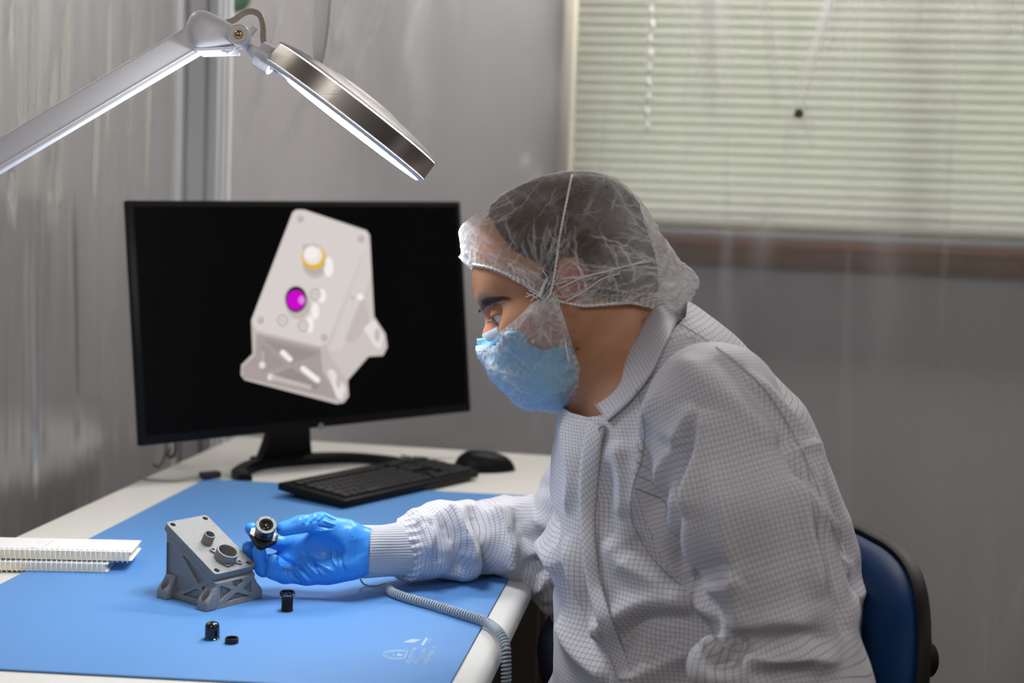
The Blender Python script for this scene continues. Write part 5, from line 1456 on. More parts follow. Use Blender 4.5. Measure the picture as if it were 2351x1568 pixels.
cA = fam(pick(inside, 210), rnd3, .016, .050, .0007, .0012, 1)
cB = fam(pick(inside & (rd < 45), 260), lambda i: nrm((V[i] - H(1290, 690)) * [1, .1, 1] + .012 * rr.randn(3)), .012, .034, .0007, .0012, 2)
cC = fam(pick(inside & (sp_[:, 0] > 1330) & (sp_[:, 1] > 540), 60), lambda i: nrm(bun - V[i] + .01 * rr.randn(3)), .04, .10, .0008, .0014, 3)
cD = fam(pick(inside & (sp_[:, 0] < 1180), 110), lambda i: nrm(V[i] - H(1040, 620) + .02 * rr.randn(3)), .015, .05, .0008, .0013, 4)
cE = fam(pick(inside & (np.hypot(sp_[:, 0] - 1262, sp_[:, 1] - 678) < 130), 130), lambda i: nrm(hub - V[i] + .006 * rr.randn(3)), .03, .07, .0008, .0013, 5)
cS = fam(pick(inside, 70), rnd3, .06, .11, .0030, .0050, 6, .1)
disp = tight * (.0030 * wobble(V, 9, 8) + .0016 * wobble(V, 22, 9) + .0030 * cS) + .0013 * (cA * tight + cB + cC + cD + cE) - .0022 * gather
disp += gather * .0010 * np.sin(sp_[:, 0] * .55 + 4 * wobble(V, 10, 2))
V = V + N * disp[:, None]
cr_all = np.clip(cA * (.35 + .5 * tight) + .75 * cB + .8 * cC + .7 * cD + .8 * cE, 0, 1)
crease = np.clip(.95 * cr_all + gather * (.40 + .25 * np.sin(sp_[:, 0] * .55)) + .30 * rear + .12 * wobble(V, 10, 5) * tight + .16 * cS, 0, 1)
front = np.clip((1105 - sp_[:, 0]) / 50, 0, 1); crease = np.clip(crease + .6 * front, 0, 1)
kf = inpoly(sp_, rimpoly)[Q].all(1); cv, cq, u = submesh(V, Q, kf)
cv = snapedge(cv, cq, rimpoly); net = mkobj('hair_net', cv, cq, 'hair_net', person, True, 180); set_attr(net, 'crease', crease[u])
# elastic rim of the net
def on_cap(x, y, s=1, off=.0006):
    q = trace_ray(x, y, cap); n_ = nrm(q - H(1300, 600)); q = q + n_ * off
    if s < 0: q = q - lat * 2 * ((q - H(1300, 700)) @ lat)
    return q
rimtube = []
for (x, y) in spline([np.array(q, float) for q in [(1078, 607), (1118, 615), (1160, 631), (1200, 652), (1232, 674), (1262, 690), (1300, 699), (1345, 706), (1400, 702), (1450, 698), (1485, 706)]], 14):
    rimtube.append(on_cap(x, y, 1, -.0035 + .0006 * sin(x * .9)))
MB().tube(rimtube, .0016, 7, rs=[.0015 + .0007 * sin(i * 2.1) for i in range(len(rimtube))]).build('elastic_band', 'elastic_white', net, smooth=180)
rimfar = [q - lat * 2 * ((q - H(1300, 700)) @ lat) for q in rimtube]
MB().tube(rimfar, .0016, 7).build('elastic_band', 'elastic_white', net, smooth=180)

# surgical mask: pleated panel over nose, mouth and chin
mk = [('+', .02, ell(1210, 836, 0, (.040, .046, .052))), ('+', .025, ell(1168, 806, 0, (.026, .030, .034))), ('+', .03, ell(1275, 860, 0, (.034, .037, .064))), ('+', .012, lambda p: sd_bone(p, H(1146, 750), H(1124, 785), .0125, .0135))]
mk.append(('+', .008, dil(.0030)))
V, Q = extract(mk, np.array([P(1060, 800, HD)[0], HD - .09, P(1250, 960, HD)[2]]), np.array([P(1380, 800, HD)[0], HD + .09, P(1200, 690, HD)[2]]), .0018)
N = vnormals(V, Q); sp_, la2 = sidepx(V)
pleat = (sp_[:, 0] * .52 + sp_[:, 1] * .86)              # runs down the face
V = V + N * (.0011 * np.sin((pleat - 1330) / 34 * 2 * pi) * np.clip(la2 / .02, 0, 1) + .0012 * wobble(V, 16, 3))[:, None]
mpoly = [(1060, 780), (1112, 776), (1150, 765), (1180, 760), (1204, 768), (1216, 790), (1248, 806), (1284, 794), (1312, 797), (1322, 850), (1343, 905), (1346, 990), (1060, 990)]
kf = inpoly(sp_, mpoly)[Q].all(1); cv, cq, u = submesh(V, Q, kf)
cv = snapedge(cv, cq, mpoly); mask = mkobj('face_mask', cv, cq, 'mask_blue', person, True, 180)
sol = mask.modifiers.new('s', 'SOLIDIFY'); sol.thickness = .0012; sol.offset = 0
nb_ = []
for (x, y) in [(1118, 776), (1130, 770), (1146, 762)]:
    nb_.append(trace_ray(x, y, mk) - F_ * .001)
tip = H(1112, 779, 0); pts = spline([q - lat * 2 * ((q - H(1300, 700)) @ lat) for q in nb_[::-1]] + [tip] + nb_, 6)
MB().tube(pts, .0060, 8, flat=.18, up=-F_).build('nose_strip', 'mask_edge', mask, smooth=60)
def strap(pts, r, m, nm, par, flat=1.):
    MB().tube(spline(pts, 8), r, 8, flat=flat, up=F_).build(nm, m, par, smooth=180)
eb_ = lambda x, y, l: H(x, y, l)
for s in (1, -1):
    q0 = trace_ray(1287, 800, mk) - F_ * .002; q1 = eb_(1300, 752, .0745) ; q2 = eb_(1322, 712, .0835); q3 = eb_(1345, 668, .0835); q4 = eb_(1325, 610, .084); q5 = eb_(1284, 620, .0795); q6 = eb_(1240, 740, .066); q7 = trace_ray(1222, 788, mk) - F_ * .001
    Lq = [q0, q1, q2, q3, q4, q5, q6, q7]
    if s < 0: Lq = [q - lat * 2 * ((q - H(1300, 700)) @ lat) for q in Lq]
    strap(Lq[:3], .0024, 'elastic_white', 'ear_loop', mask, .4); strap(Lq[2:], .0016, 'elastic_white', 'ear_loop', mask, .5)

# beard cover: crumpled fibre bag round mask and jaw, drawn together at the temple
bc = [('+', .02, ell(1216, 836, 0, (.041, .046, .060))), ('+', .03, ell(1172, 810, 0, (.028, .031, .044))), ('+', .03, ell(1280, 862, 0, (.038, .040, .070))), ('+', .03, ell(1240, 770, 0, (.032, .050, .072)))]
bc += [('+', .02, ell(1262, 700, .064 * s, (.014, .030, .014))) for s in (1, -1)]
bc.append(('+', .01, dil(.0060)))
V, Q = extract(bc, np.array([P(1050, 800, HD)[0], HD - .10, P(1250, 980, HD)[2]]), np.array([P(1390, 800, HD)[0], HD + .10, P(1200, 630, HD)[2]]), .0018)
N = vnormals(V, Q); sp_, la2 = sidepx(V)
bpoly = [(1262, 672), (1240, 684), (1216, 700), (1200, 718), (1180, 736), (1160, 752), (1148, 762), (1130, 786), (1105, 792), (1050, 800), (1050, 990), (1350, 990), (1348, 905), (1338, 860), (1320, 810), (1300, 745), (1285, 700), (1275, 676)]
rp = np.array(bpoly, float); rd = np.full(len(V), 9e9)
for i in range(len(rp)):
    if i in (9, 10, 11): continue
    a, b = rp[i], rp[(i + 1) % len(rp)]; ab = b - a; t = np.clip(((sp_ - a) @ ab) / (ab @ ab), 0, 1); rd = np.minimum(rd, np.linalg.norm(sp_ - a - t[:, None] * ab, axis=1))
inside = inpoly(sp_, bpoly); rr = np.random.RandomState(31)
cA = fam(pick(inside, 190), rnd3, .010, .030, .0006, .0011, 11, .8)
cB = fam(pick(inside & (rd < 26), 150), lambda i: nrm(V[i] - H(1210, 830) + .012 * rr.randn(3)), .008, .024, .0006, .0011, 12)
cE = fam(pick(inside & (sp_[:, 1] < 800), 90), lambda i: nrm(hub - V[i] + .008 * rr.randn(3)), .02, .06, .0007, .0012, 13)
cF = fam(pick(inside & (sp_[:, 0] < 1190), 110), rnd3, .012, .035, .0008, .0014, 14, 1.)
V = V + N * (.0011 * (cA + cB + cE + cF) + .0016 * wobble(V, 14, 8) + .0008 * wobble(V, 30, 9))[:, None]
gather = np.exp(-(rd / 12) ** 2); knot = np.exp(-(np.hypot(sp_[:, 0] - 1262, sp_[:, 1] - 690) / 32) ** 2)
crease = np.clip(.75 * cA + .7 * cB + .7 * cE + .9 * cF + .5 * gather + .5 * knot + .30 * np.clip((1165 - sp_[:, 0]) / 60, 0, 1) + .12 * wobble(V, 12, 5) - .15 * np.clip((sp_[:, 0] - 1200) / 60, 0, 1), 0, 1)
V = V - N * (.0035 * gather * (rd < 30) * (la2 > .03))[:, None]
kf = inpoly(sp_, bpoly)[Q].all(1); cv, cq, u = submesh(V, Q, kf)
cv = snapedge(cv, cq, bpoly); bcov = mkobj('beard_cover', cv, cq, 'beard_net', person, True, 180); set_attr(bcov, 'crease', crease[u])
# its elastic thread: over the crown and down round the jaw
def thread(pts, r=.0013, amp=.0006, nm='elastic_thread'):
    sp = spline(pts, 16); MB().tube([q for q in sp], r, 7, rs=[r + amp * sin(i * 1.9) * (.6 + .4 * sin(i * .7)) for i in range(len(sp))]).build(nm, 'elastic_white', bcov, smooth=180)
ct = [on_cap(x, y, 1, .0028) for x, y in ((1312, 412), (1306, 440), (1298, 480), (1290, 520), (1283, 560), (1278, 600), (1272, 640), (1265, 672))]
thread([on_cap(1318, 398, 1, .0018) + F_ * .03] + ct)
thread([ct[-1], H(1268, 690, .080), H(1276, 720, .078), H(1288, 748, .0765), H(1296, 772, .075), H(1300, 800, .074), H(1306, 830, .071)], .0013)
thread([ct[-1], on_cap(1252, 690, 1, .002), H(1238, 702, .0775), H(1218, 716, .072)], .0011)
thread([on_cap(1258, 640, 1, .004), on_cap(1250, 655, 1, .004), on_cap(1240, 680, 1, .003)], .0018, .0003)
for s_ in range(14):
    rr9 = random.Random(40 + s_); x0, y0 = rr9.uniform(1235, 1275), rr9.uniform(650, 700); x1, y1 = x0 + rr9.uniform(-40, 50), y0 + rr9.uniform(-50, 30)
    thread([on_cap(x0, min(y0, 695), 1, .0015), on_cap((x0 + x1) / 2 + rr9.uniform(-8, 8), min((y0 + y1) / 2, 690), 1, .0018), on_cap(x1, min(y1, 690), 1, .0012)], .0006, .0002, 'loose_fibre')
for pts in ([(1288, 660), (1330, 640), (1390, 622), (1440, 610), (1490, 600)], [(1290, 640), (1350, 632), (1410, 618), (1480, 598)], [(1300, 690), (1345, 665), (1380, 640), (1420, 628)]):
    MB().tube(spline([on_cap(x, y, 1, .0016) for x, y in pts], 10), .0008, 6, rs=None).build('net_fold', 'elastic_white', net, smooth=180)

# ---------------------------------------------------------------- coat
coat = []
def TS(x, y, hw, d, hd): return (x, y, d), (px(hw, d), hd)
st = [TS(1634, 1760, 345, 1.60, .165), TS(1630, 1560, 340, 1.60, .165), TS(1628, 1400, 343, 1.60, .165), TS(1612, 1250, 324, 1.60, .165), TS(1582, 1110, 286, 1.60, .160), TS(1540, 990, 230, 1.60, .155)]
for i in range(len(st) - 1): coat.append(('+', .03, B3(st[i][0], st[i + 1][0], st[i][1], st[i + 1][1])))
coat += [('+', .05, B3((1560, 985, 1.60), (1535, 860, 1.60), (.108, .15), (.062, .10))), ('+', .04, B3((1535, 860, 1.60), (1500, 770, 1.60), (.062, .10), (.050, .066)))]
coat += [('+', .05, B3((1590, 860, 1.60), (1680, 1000, 1.60), (.040, .11), (.062, .14)))]
coat += [('+', .05, B3((1352, 990, 1.62), (1352, 1250, 1.62), (.026, .10), (.034, .12)))]
nearU = [((1640, 940, 1.450), (1708, 1170, 1.415), .070, .080), ((1708, 1170, 1.415), (1785, 1385, 1.405), .081, .069), ((1785, 1385, 1.41), (1850, 1590, 1.42), .069, .064)]
nearF = [((1850, 1590, 1.42), (1640, 1690, 1.45), .062, .052), ((1640, 1690, 1.45), (1440, 1730, 1.50), .052, .040)]
farU = [((1470, 960, 1.76), (1355, 1135, 1.82), .058, .058), ((1355, 1135, 1.82), (1280, 1262, 1.855), .062, .062)]
farF = [((1275, 1265, 1.855), (1160, 1230, 1.838), .064, .049), ((1160, 1230, 1.838), (1040, 1237, 1.80), .049, .048), ((1040, 1237, 1.80), (955, 1260, 1.768), .049, .038), ((955, 1260, 1.768), (938, 1264, 1.762), .038, .029)]
for a, b, r0, r1 in nearU: coat.append(('+', .005, B3(a, b, r0, r1)))
for a, b, r0, r1 in nearF: coat.append(('+', .02, B3(a, b, r0, r1)))
for a, b, r0, r1 in farU: coat.append(('+', .02, B3(a, b, r0, r1)))
for a, b, r0, r1 in farF: coat.append(('+', .02, B3(a, b, r0, r1)))
coat += [('+', .022, B3((1266, 1340, 1.865), (1268, 1378, 1.865), .034, .019)), ('+', .02, B3((1720, 1540, 1.375), (1632, 1532, 1.375), .030, .024))]
# coat skirt over the lap (below the frame)
def W3(p, d, b): return np.array(p) + PF * d + np.cross(Z_, PF) * b
hipc = P(1650, 1760, 1.60); hipz = .60
for s in (-1, 1):
    coat.append(('+', .04, lambda p, s=s: sd_bone(p, W3([hipc[0], hipc[1], .64], .02, .085 * s), W3([hipc[0], hipc[1], .62], .10, .09 * s), .100, .088)))
cbase = [c for c in coat]
lo = np.array([P(930, 1260, 1.8)[0] - .01, 1.27, .47]); hi = np.array([P(2000, 1400, 1.6)[0] + .03, 1.94, P(1500, 700, 1.6)[2] + .02])
V, Q = extract(coat, lo, hi, .0052, relax=1)
# a finer skin by splitting every quad once
def subdivide(V, Q):
    e = np.concatenate([np.sort(Q[:, [k, (k + 1) % 4]], 1) for k in range(4)]); ue, inv = np.unique(e, axis=0, return_inverse=True); inv = inv.ravel()
    m = len(Q); nv = len(V); mid = V[ue].mean(1); fc = V[Q].mean(1); em = [nv + inv[k * m:(k + 1) * m] for k in range(4)]; fi = nv + len(ue) + np.arange(m)
    Q2 = np.concatenate([np.stack([Q[:, k], em[k], fi, em[(k + 3) % 4]], 1) for k in range(4)]); return np.concatenate([V, mid, fc]), Q2
V, Q = subdivide(V, Q); V = smoothV(V, Q, 2, .5)
d_ = evalsdf(V.astype(f32), coat); V -= grad(V, coat) * d_[:, None]
N = vnormals(V, Q)
def polyd(p, segs):   # distance to a chain of bones and soft arc length
    best = np.full(len(p), 9.); dd = []; ss = []; vec = []; acc = 0
    for a, b, r0, r1 in segs:
        A, Bb = P(*a), P(*b); ab = Bb - A; L = np.linalg.norm(ab); t = np.clip((p - A) @ ab / L ** 2, 0, 1); e = p - A - t[:, None] * ab
        d = np.linalg.norm(e, axis=1); dd.append(d - (r0 + (r1 - r0) * t)); tt = (p - A) @ ab / L ** 2; ss.append(acc + L * tt); vec.append((e, ab / L)); acc += L
    dd = np.array(dd); w = np.exp(-(dd - dd.min(0)) / .008); w /= w.sum(0); s = (w * np.array(ss)).sum(0)
    x = np.zeros(len(p)); y = np.zeros(len(p))
    for i, (e, t) in enumerate(vec):
        wv = nrm(np.cross(t, F_)); x += w[i] * (e @ wv); y += w[i] * (e @ (-F_))
    return dd.min(0), s, x, y
dn, sn, xn, yn = polyd(V, nearU + nearF); dfa, sfa, xf_, yf = polyd(V, farU + farF)
torso = coat[:9]; dt2 = evalsdf(V.astype(f32), torso)
# raglan seam: the sleeve runs up to the collar
part = np.zeros(len(V), int); vp, vd = proj(V)
seam = [(1462, 880), (1478, 960), (1474, 1040), (1455, 1120), (1452, 1180), (1478, 1240), (1530, 1310), (1600, 1365), (1680, 1440), (1700, 1470), (1900, 1560), (2100, 1500), (1960, 1330), (1905, 1180), (1860, 1080), (1790, 960), (1700, 860), (1560, 745), (1510, 780)]
nears = (vd < 1.585)
part[(dn < dt2 + .006)] = 1
part[inpoly(vp, seam) & nears & (dn < dt2 + .05) & (dn < .018)] = 1
part[(dfa < dt2 - .002) & (dfa < dn)] = 2
PT = 1 / .0047
tu = np.arctan2((V - P(1620, 1200, 1.60)) @ F_, -((V - P(1620, 1200, 1.60)) @ R_)); 
# torso cloth: wraps the trunk
cyl = np.array([np.interp(vp[:, 1], [700, 900, 1100, 1400, 1700], [1500, 1550, 1600, 1636, 1640])])[0]
cx_ = CO[None] + 1.60 * (F_[None] + ((cyl - 1175.5) / FPX)[:, None] * R_[None])
dx = (V - cx_) @ R_; dy = (V - cx_) @ F_ - 0.0
tu = np.arctan2(dx, -dy)
rl_ = np.interp(vp[:, 1], [700, 800, 900, 1000, 1150], [.075, .10, .13, .15, .168]); U1_ = np.stack([tu * rl_ * PT, (V[:, 2] * 1.02 - dx * np.interp(vp[:, 1], [800, 1050], [.38, 0])) * PT], 1)
U2_ = np.stack([np.arctan2(xn, yn) * .078 * PT, sn * PT], 1); U3_ = np.stack([np.arctan2(xf_, yf) * .06 * PT, sfa * PT], 1)
fp = part[Q]; fpart = np.where((fp == 1).sum(1) >= 2, 1, np.where((fp == 2).sum(1) >= 2, 2, 0))
uvs = np.stack([U1_, U2_, U3_], 0)[fpart[:, None], Q]      # face x 4 x 2
per = np.array([2 * pi * .168 * PT, 2 * pi * .078 * PT, 2 * pi * .06 * PT])[fpart]
ref = uvs[:, :1, 0]; dlt = uvs[:, :, 0] - ref; uvs[:, :, 0] -= np.round(dlt / per[:, None]) * per[:, None]
folds = [
 # furrow between sleeve and chest
 ([(1600, 945), (1572, 1030), (1545, 1110), (1536, 1190), (1555, 1290), (1605, 1370), (1668, 1440)], .012, -.012),
 ([(1622, 940), (1600, 1020), (1580, 1110), (1572, 1190)], .014, .006),
 ([(1510, 900), (1490, 1000), (1470, 1100), (1460, 1200)], .011, .005), ([(1535, 1000), (1520, 1090), (1505, 1180)], .014, -.006),
 ([(1500, 1130), (1520, 1060), (1560, 990), (1600, 930)], .010, .005),
 # folds fanning from the armpit over the belly
 ([(1640, 1420), (1560, 1380), (1470, 1385), (1395, 1440), (1375, 1500)], .012, .008), ([(1650, 1445), (1560, 1420), (1470, 1430), (1400, 1500)], .011, -.007),
 ([(1600, 1380), (1510, 1330), (1430, 1290), (1390, 1230)], .012, .006), ([(1570, 1345), (1500, 1290), (1450, 1230)], .011, -.005),
 ([(1660, 1490), (1560, 1500), (1470, 1550), (1440, 1600)], .013, .008), ([(1650, 1470), (1560, 1470), (1480, 1510)], .010, -.006),
 ([(1300, 1230), (1320, 1320), (1360, 1400), (1400, 1470)], .012, .005), ([(1285, 1290), (1310, 1380), (1350, 1460), (1420, 1540)], .014, -.006), ([(1285, 1420), (1330, 1500), (1400, 1560)], .013, .006),
 ([(1300, 960), (1310, 1080), (1300, 1180)], .010, .003), ([(1400, 1060), (1390, 1150), (1400, 1230), (1440, 1290)], .012, -.004), ([(1420, 1010), (1430, 1110), (1425, 1190)], .012, .004),
 # sleeve
 ([(1640, 1060), (1655, 1180), (1672, 1290), (1690, 1390), (1705, 1450)], .010, .0035), ([(1850, 1060), (1872, 1160), (1895, 1260), (1925, 1360), (1950, 1470)], .010, -.008), ([(1825, 1085), (1850, 1180), (1870, 1280), (1890, 1380)], .012, .005),
 ([(1560, 1310), (1620, 1318), (1680, 1290)], .011, -.0045), ([(1580, 1345), (1650, 1350), (1700, 1320)], .012, .0035), ([(1640, 1425), (1700, 1440), (1790, 1425), (1870, 1440)], .012, .0035),
 ([(1690, 1470), (1760, 1480), (1840, 1465), (1900, 1475)], .012, -.005), ([(1695, 1500), (1770, 1515), (1860, 1505), (1930, 1520)], .012, .006), ([(1680, 1455), (1690, 1490), (1670, 1515), (1620, 1520)], .008, -.010), ([(1610, 1495), (1650, 1482), (1685, 1496)], .010, .006),
 ([(1720, 1545), (1800, 1550), (1880, 1545)], .011, -.005),
 # shoulder and back
 ([(1560, 820), (1620, 880), (1700, 940), (1780, 1030)], .014, .004), ([(1640, 820), (1730, 900), (1800, 990), (1850, 1080)], .012, -.004), ([(1700, 850), (1790, 940), (1850, 1030), (1890, 1120)], .011, .005),
 ([(1790, 1000), (1830, 1060), (1845, 1110)], .009, -.006), ([(1860, 1100), (1900, 1200), (1935, 1300), (1950, 1400)], .010, .005), ([(1930, 1430), (1960, 1370), (1990, 1335)], .010, .005), ([(1885, 1060), (1925, 1180), (1965, 1290)], .010, -.004),
 ([(1810, 1040), (1840, 1030), (1870, 1060)], .007, .004), ([(1820, 1075), (1850, 1080), (1880, 1110)], .007, -.004),
 # far sleeve
 ([(1000, 1180), (1035, 1230), (1055, 1290), (1045, 1325)], .008, -.009), ([(1030, 1160), (1065, 1220), (1085, 1290)], .009, .009), ([(1085, 1155), (1110, 1220), (1120, 1290), (1105, 1330)], .008, -.009), ([(1130, 1160), (1160, 1230), (1170, 1300)], .010, .009),
 ([(1180, 1160), (1205, 1230), (1230, 1300), (1270, 1350)], .010, -.008), ([(1215, 1140), (1240, 1200), (1260, 1270), (1272, 1320)], .011, .007), ([(1240, 1105), (1262, 1180), (1276, 1250)], .009, -.007), ([(1160, 1300), (1210, 1320), (1268, 1345)], .010, -.006), ([(1190, 1340), (1240, 1350), (1272, 1345)], .009, .005),
 ([(960, 1190), (985, 1230), (990, 1290)], .008, .006), ([(975, 1195), (1003, 1240), (1010, 1300)], .007, -.004),
]
V = apply_folds(V, N, folds, cbase, 2.0)
N = vnormals(V, Q)
cuffx = np.exp(-((vp[:, 0] - 948) / 16) ** 2) * (part == 2); ga = np.arctan2(xf_, yf)
V = V + N * (.0016 * wobble(V, 5, 1) + .0007 * wobble(V, 13, 2) + .0022 * cuffx * np.sin(ga * 26) + (part == 2) * (.0046 * wobble(V, 7, 11) + .0022 * wobble(V, 17, 12)))[:, None]
# open the neck and close the coat end inside the knitted cuff
cn0 = P(1500, 800, 1.60); cl = (V - cn0) @ (-F_); Vn = np.where((cl < 0)[:, None], V + F_ * (2 * cl)[:, None], V); cpx = proj(Vn)[0]
neckpoly = [(1000, 500), (1600, 500), (1575, 726), (1550, 752), (1522, 800), (1484, 862), (1438, 918), (1388, 952), (1350, 958), (1312, 948), (1290, 935), (1200, 900), (1000, 900)]
kv_ = ~(inpoly(cpx, neckpoly) & (vp[:, 1] < 960))
uvf = uvs; kf = kv_[Q].all(1); cv, cq, u = submesh(V, Q, kf)
cv = snapedge(cv, cq, neckpoly, 10.); coato = mkobj('coat', cv, cq, 'grid_fabric', person, True, 180)
uvl = coato.data.uv_layers.new(name='UVMap'); uvl.data.foreach_set('uv', uvs[kf].reshape(-1).astype(np.float32))
coatV = cv
def oncoat(x, y, off=.0012):
    """point on the finished cloth at a pixel"""
    q = trace_ray(x, y, cbase)
    m = np.argmin(np.where(vd < np.linalg.norm((q - CO)) + .05, np.hypot(vp2[:, 0] - x, vp2[:, 1] - y), 9e9))
    return V[m] - F_ * off
vp2, vd2 = proj(V)
def surfpt(x, y, off=.0012):
    m = np.hypot(vp2[:, 0] - x, vp2[:, 1] - y) < 5
    if not m.any(): return trace_ray(x, y, cbase) - F_ * off
    k = np.where(m)[0]; dm = vd2[k].min(); return P(x, y, dm - off)
def ribbon(L0, L1, nm, m, par, uvscale=PT, thick=.0015, nv=6, swirl=0.):
    """cloth strip between two lines, with its own thread grid"""
    A, Bq = spline(L0, 6), spline(L1, 6); n = len(A); VV = []; FF = []; UV = []
    sa = np.r_[0, np.cumsum([np.linalg.norm(A[i + 1] - A[i]) * .5 + np.linalg.norm(Bq[i + 1] - Bq[i]) * .5 for i in range(n - 1)])]
    for i in range(n):
        for j in range(nv + 1):
            t = j / nv; p_ = A[i] * (1 - t) + Bq[i] * t; VV.append(p_ - F_ * .0018 * sin(pi * t)); w_ = np.linalg.norm(A[i] - Bq[i])
            a_, b_ = sa[i] * uvscale, t * w_ * uvscale; UV.append((a_ * cos(swirl) - b_ * sin(swirl), a_ * sin(swirl) + b_ * cos(swirl)))
    for i in range(n - 1):
        for j in range(nv): FF.append((i * (nv + 1) + j, (i + 1) * (nv + 1) + j, (i + 1) * (nv + 1) + j + 1, i * (nv + 1) + j + 1))
    o = mkobj(nm, VV, FF, m, par, True, 180); ul = o.data.uv_layers.new(name='UVMap')
    for p_ in o.data.polygons:
        for li in p_.loop_indices: ul.data[li].uv = UV[o.data.loops[li].vertex_index]
    s_ = o.modifiers.new('s', 'SOLIDIFY'); s_.thickness = thick; s_.offset = 0
    return o
# collar: stands up round the neck, its two points meet in front
mir = lambda q: q - F_ * (2 * ((q - P(1500, 800, 1.60)) @ F_))
def outcoat(x, y, off): return trace_ray(x, y, cbase) - F_ * off
topL = [P(1532, 700, 1.60), P(1512, 704, 1.553)] + [trace_ray(x, y, head) - F_ * .0075 for x, y in ((1488, 726), (1452, 788), (1408, 842), (1358, 908))]
topL[-1] = P(1352, 914, min(1.565, topL[-1] @ F_ - CO @ F_))
botL = [P(1580, 744, 1.60), P(1556, 742, 1.55)] + [outcoat(x, y, .0045) for x, y in ((1532, 782), (1494, 858), (1448, 918), (1394, 966))]
for s in (1, -1):
    a, b = (topL, botL) if s > 0 else ([mir(q) for q in topL], [mir(q) for q in botL])
    if s < 0: a[-1] = P(1338, 930, 1.62); b[-1] = P(1340, 968, 1.60)
    co_ = ribbon(a, b, 'collar', 'grid_fabric', coato, nv=8, thick=.0022)
MB().tube([q - F_ * .0012 for q in spline([P(1582, 746, 1.60)] + [q for q in botL[1:]], 10)], .0007, 6).build('collar_seam', 'thread_grey', coato, smooth=180)
# near front edge with its snap
sc_ = surfpt(1385, 987, .0015)
MB().lathe([(.0030, -.0003), (.0050, .0002), (.0053, .0008), (.0050, .0014), (.0038, .0014), (.0036, .0006), (.0005, .0005)], sc_, nrm(-F_ - R_ * .3), 28, cap=(False, True)).build('snap_button', 'snap_grey', coato)
pl0 = [surfpt(x, y, .0022) for x, y in ((1352, 968), (1340, 1010), (1330, 1090), (1330, 1180), (1338, 1270), (1350, 1350), (1372, 1430), (1396, 1500), (1420, 1562))]
pl1 = [surfpt(x, y, .0022) for x, y in ((1388, 984), (1380, 1030), (1372, 1110), (1366, 1190), (1370, 1270), (1382, 1345), (1404, 1420), (1430, 1490), (1456, 1560))]
ribbon(pl0, pl1, 'placket', 'grid_fabric', coato, nv=5, thick=.0016, swirl=.75)
# sewn seams lying on the cloth
def seamline(pts):
    q = spline([np.array(p_, float) for p_ in pts], 10); dd_ = np.array([np.linalg.norm(surfpt(x[0], x[1], 0) - CO) / np.linalg.norm(ray(x[0], x[1])) for x in q])
    dm_ = np.array([np.median(dd_[max(0, i - 5):i + 6]) for i in range(len(dd_))]); dm_ = np.convolve(np.pad(dm_, 3, mode='edge'), np.ones(7) / 7, 'valid')
    return [P(x[0], x[1], z_ - .0011) for x, z_ in zip(q, dm_)]
for pts in ([(1462, 893), (1474, 950), (1480, 1000), (1472, 1060), (1455, 1110), (1448, 1165), (1458, 1215), (1490, 1270), (1535, 1320), (1590, 1362)],):
    MB().tube(seamline(pts), .0005, 5).build('seam', 'thread_grey', coato, smooth=180)
for pts in ([(1560, 742), (1620, 780), (1690, 832), (1760, 900), (1815, 985), (1860, 1075), (1900, 1180), (1935, 1270)],):
    MB().tube(seamline(pts), .0005, 5).build('seam', 'thread_grey', coato, smooth=180)
# knitted cuffs
def cuff(a, b, r0, r1, nrib=58, nm='cuff'):
    A, Bb = np.array(a), np.array(b); t = nrm(Bb - A); L = np.linalg.norm(Bb - A); u = nrm(F_ - t * (F_ @ t)); w = np.cross(t, u); n = nrib * 4; m = 26; VV = []; FF = []
    for i in range(m + 1):
        s = i / m; r = (r0 + (r1 - r0) * s) * (1 + .025 * sin(s * 9 + 1))
        for k in range(n):
            th = 2 * pi * k / n; rr = r * (1 + .016 * cos(nrib * th)) + .0012 * sin(3 * th + 5 * s) * sin(pi * s)
            VV.append(A + t * L * s + rr * (cos(th) * u * .86 + sin(th) * w))
    for i in range(m):
        for k in range(n): FF.append((i * n + k, i * n + (k + 1) % n, (i + 1) * n + (k + 1) % n, (i + 1) * n + k))
    o = mkobj(nm, VV, FF, 'knit_cuff', coato, True, 180); s_ = o.modifiers.new('s', 'SOLIDIFY'); s_.thickness = .002; s_.offset = -1; return o
cuff(P(819, 1266, 1.706), P(962, 1262, 1.770), .0304, .0335)
cuff(P(1470, 1725, 1.49), P(1400, 1738, 1.515), .034, .031)

# ---------------------------------------------------------------- gloved hands
def hp3(x, y, d): return P(x, y, d)
G = 1.700; GS = G / 1.777
def HB(a, b, r0, r1): return B3(a, b, tuple(np.atleast_1d(r0) * GS), tuple(np.atleast_1d(r1) * GS))
hand = [('+', .01, HB((835, 1265, G + .004), (800, 1262, G), (.0300, .023), (.0315, .020))),
        ('+', .015, HB((800, 1262, G), (745, 1272, G), (.0325, .017), (.034, .0145))),
        ('+', .015, HB((745, 1275, G), (705, 1285, G + .002), (.031, .0145), (.026, .0125))),
        ('+', .014, HB((800, 1295, G - .008), (705, 1318, G - .007), .0175, .0120)),       # heel below the little finger
        ('+', .014, HB((795, 1232, G - .008), (738, 1205, G - .013), .0185, .0150)),       # thumb mound
        ('+', .006, HB((738, 1203, G - .013), (692, 1204, G - .024), .0142, .0112)),
        ('+', .004, HB((692, 1204, G - .024), (652, 1214, G - .030), .0108, .0092))]
def finger(pts, rs, k=.004, kb=.009):
    for i in range(len(pts) - 1): hand.append(('+', kb if i == 0 else k, HB(pts[i], pts[i + 1], rs[i], rs[i + 1])))
finger([(712, 1250, G + .004), (655, 1247, G + .012), (598, 1238, G + .004), (577, 1214, G - .016)], [.0118, .0102, .0092, .0078])
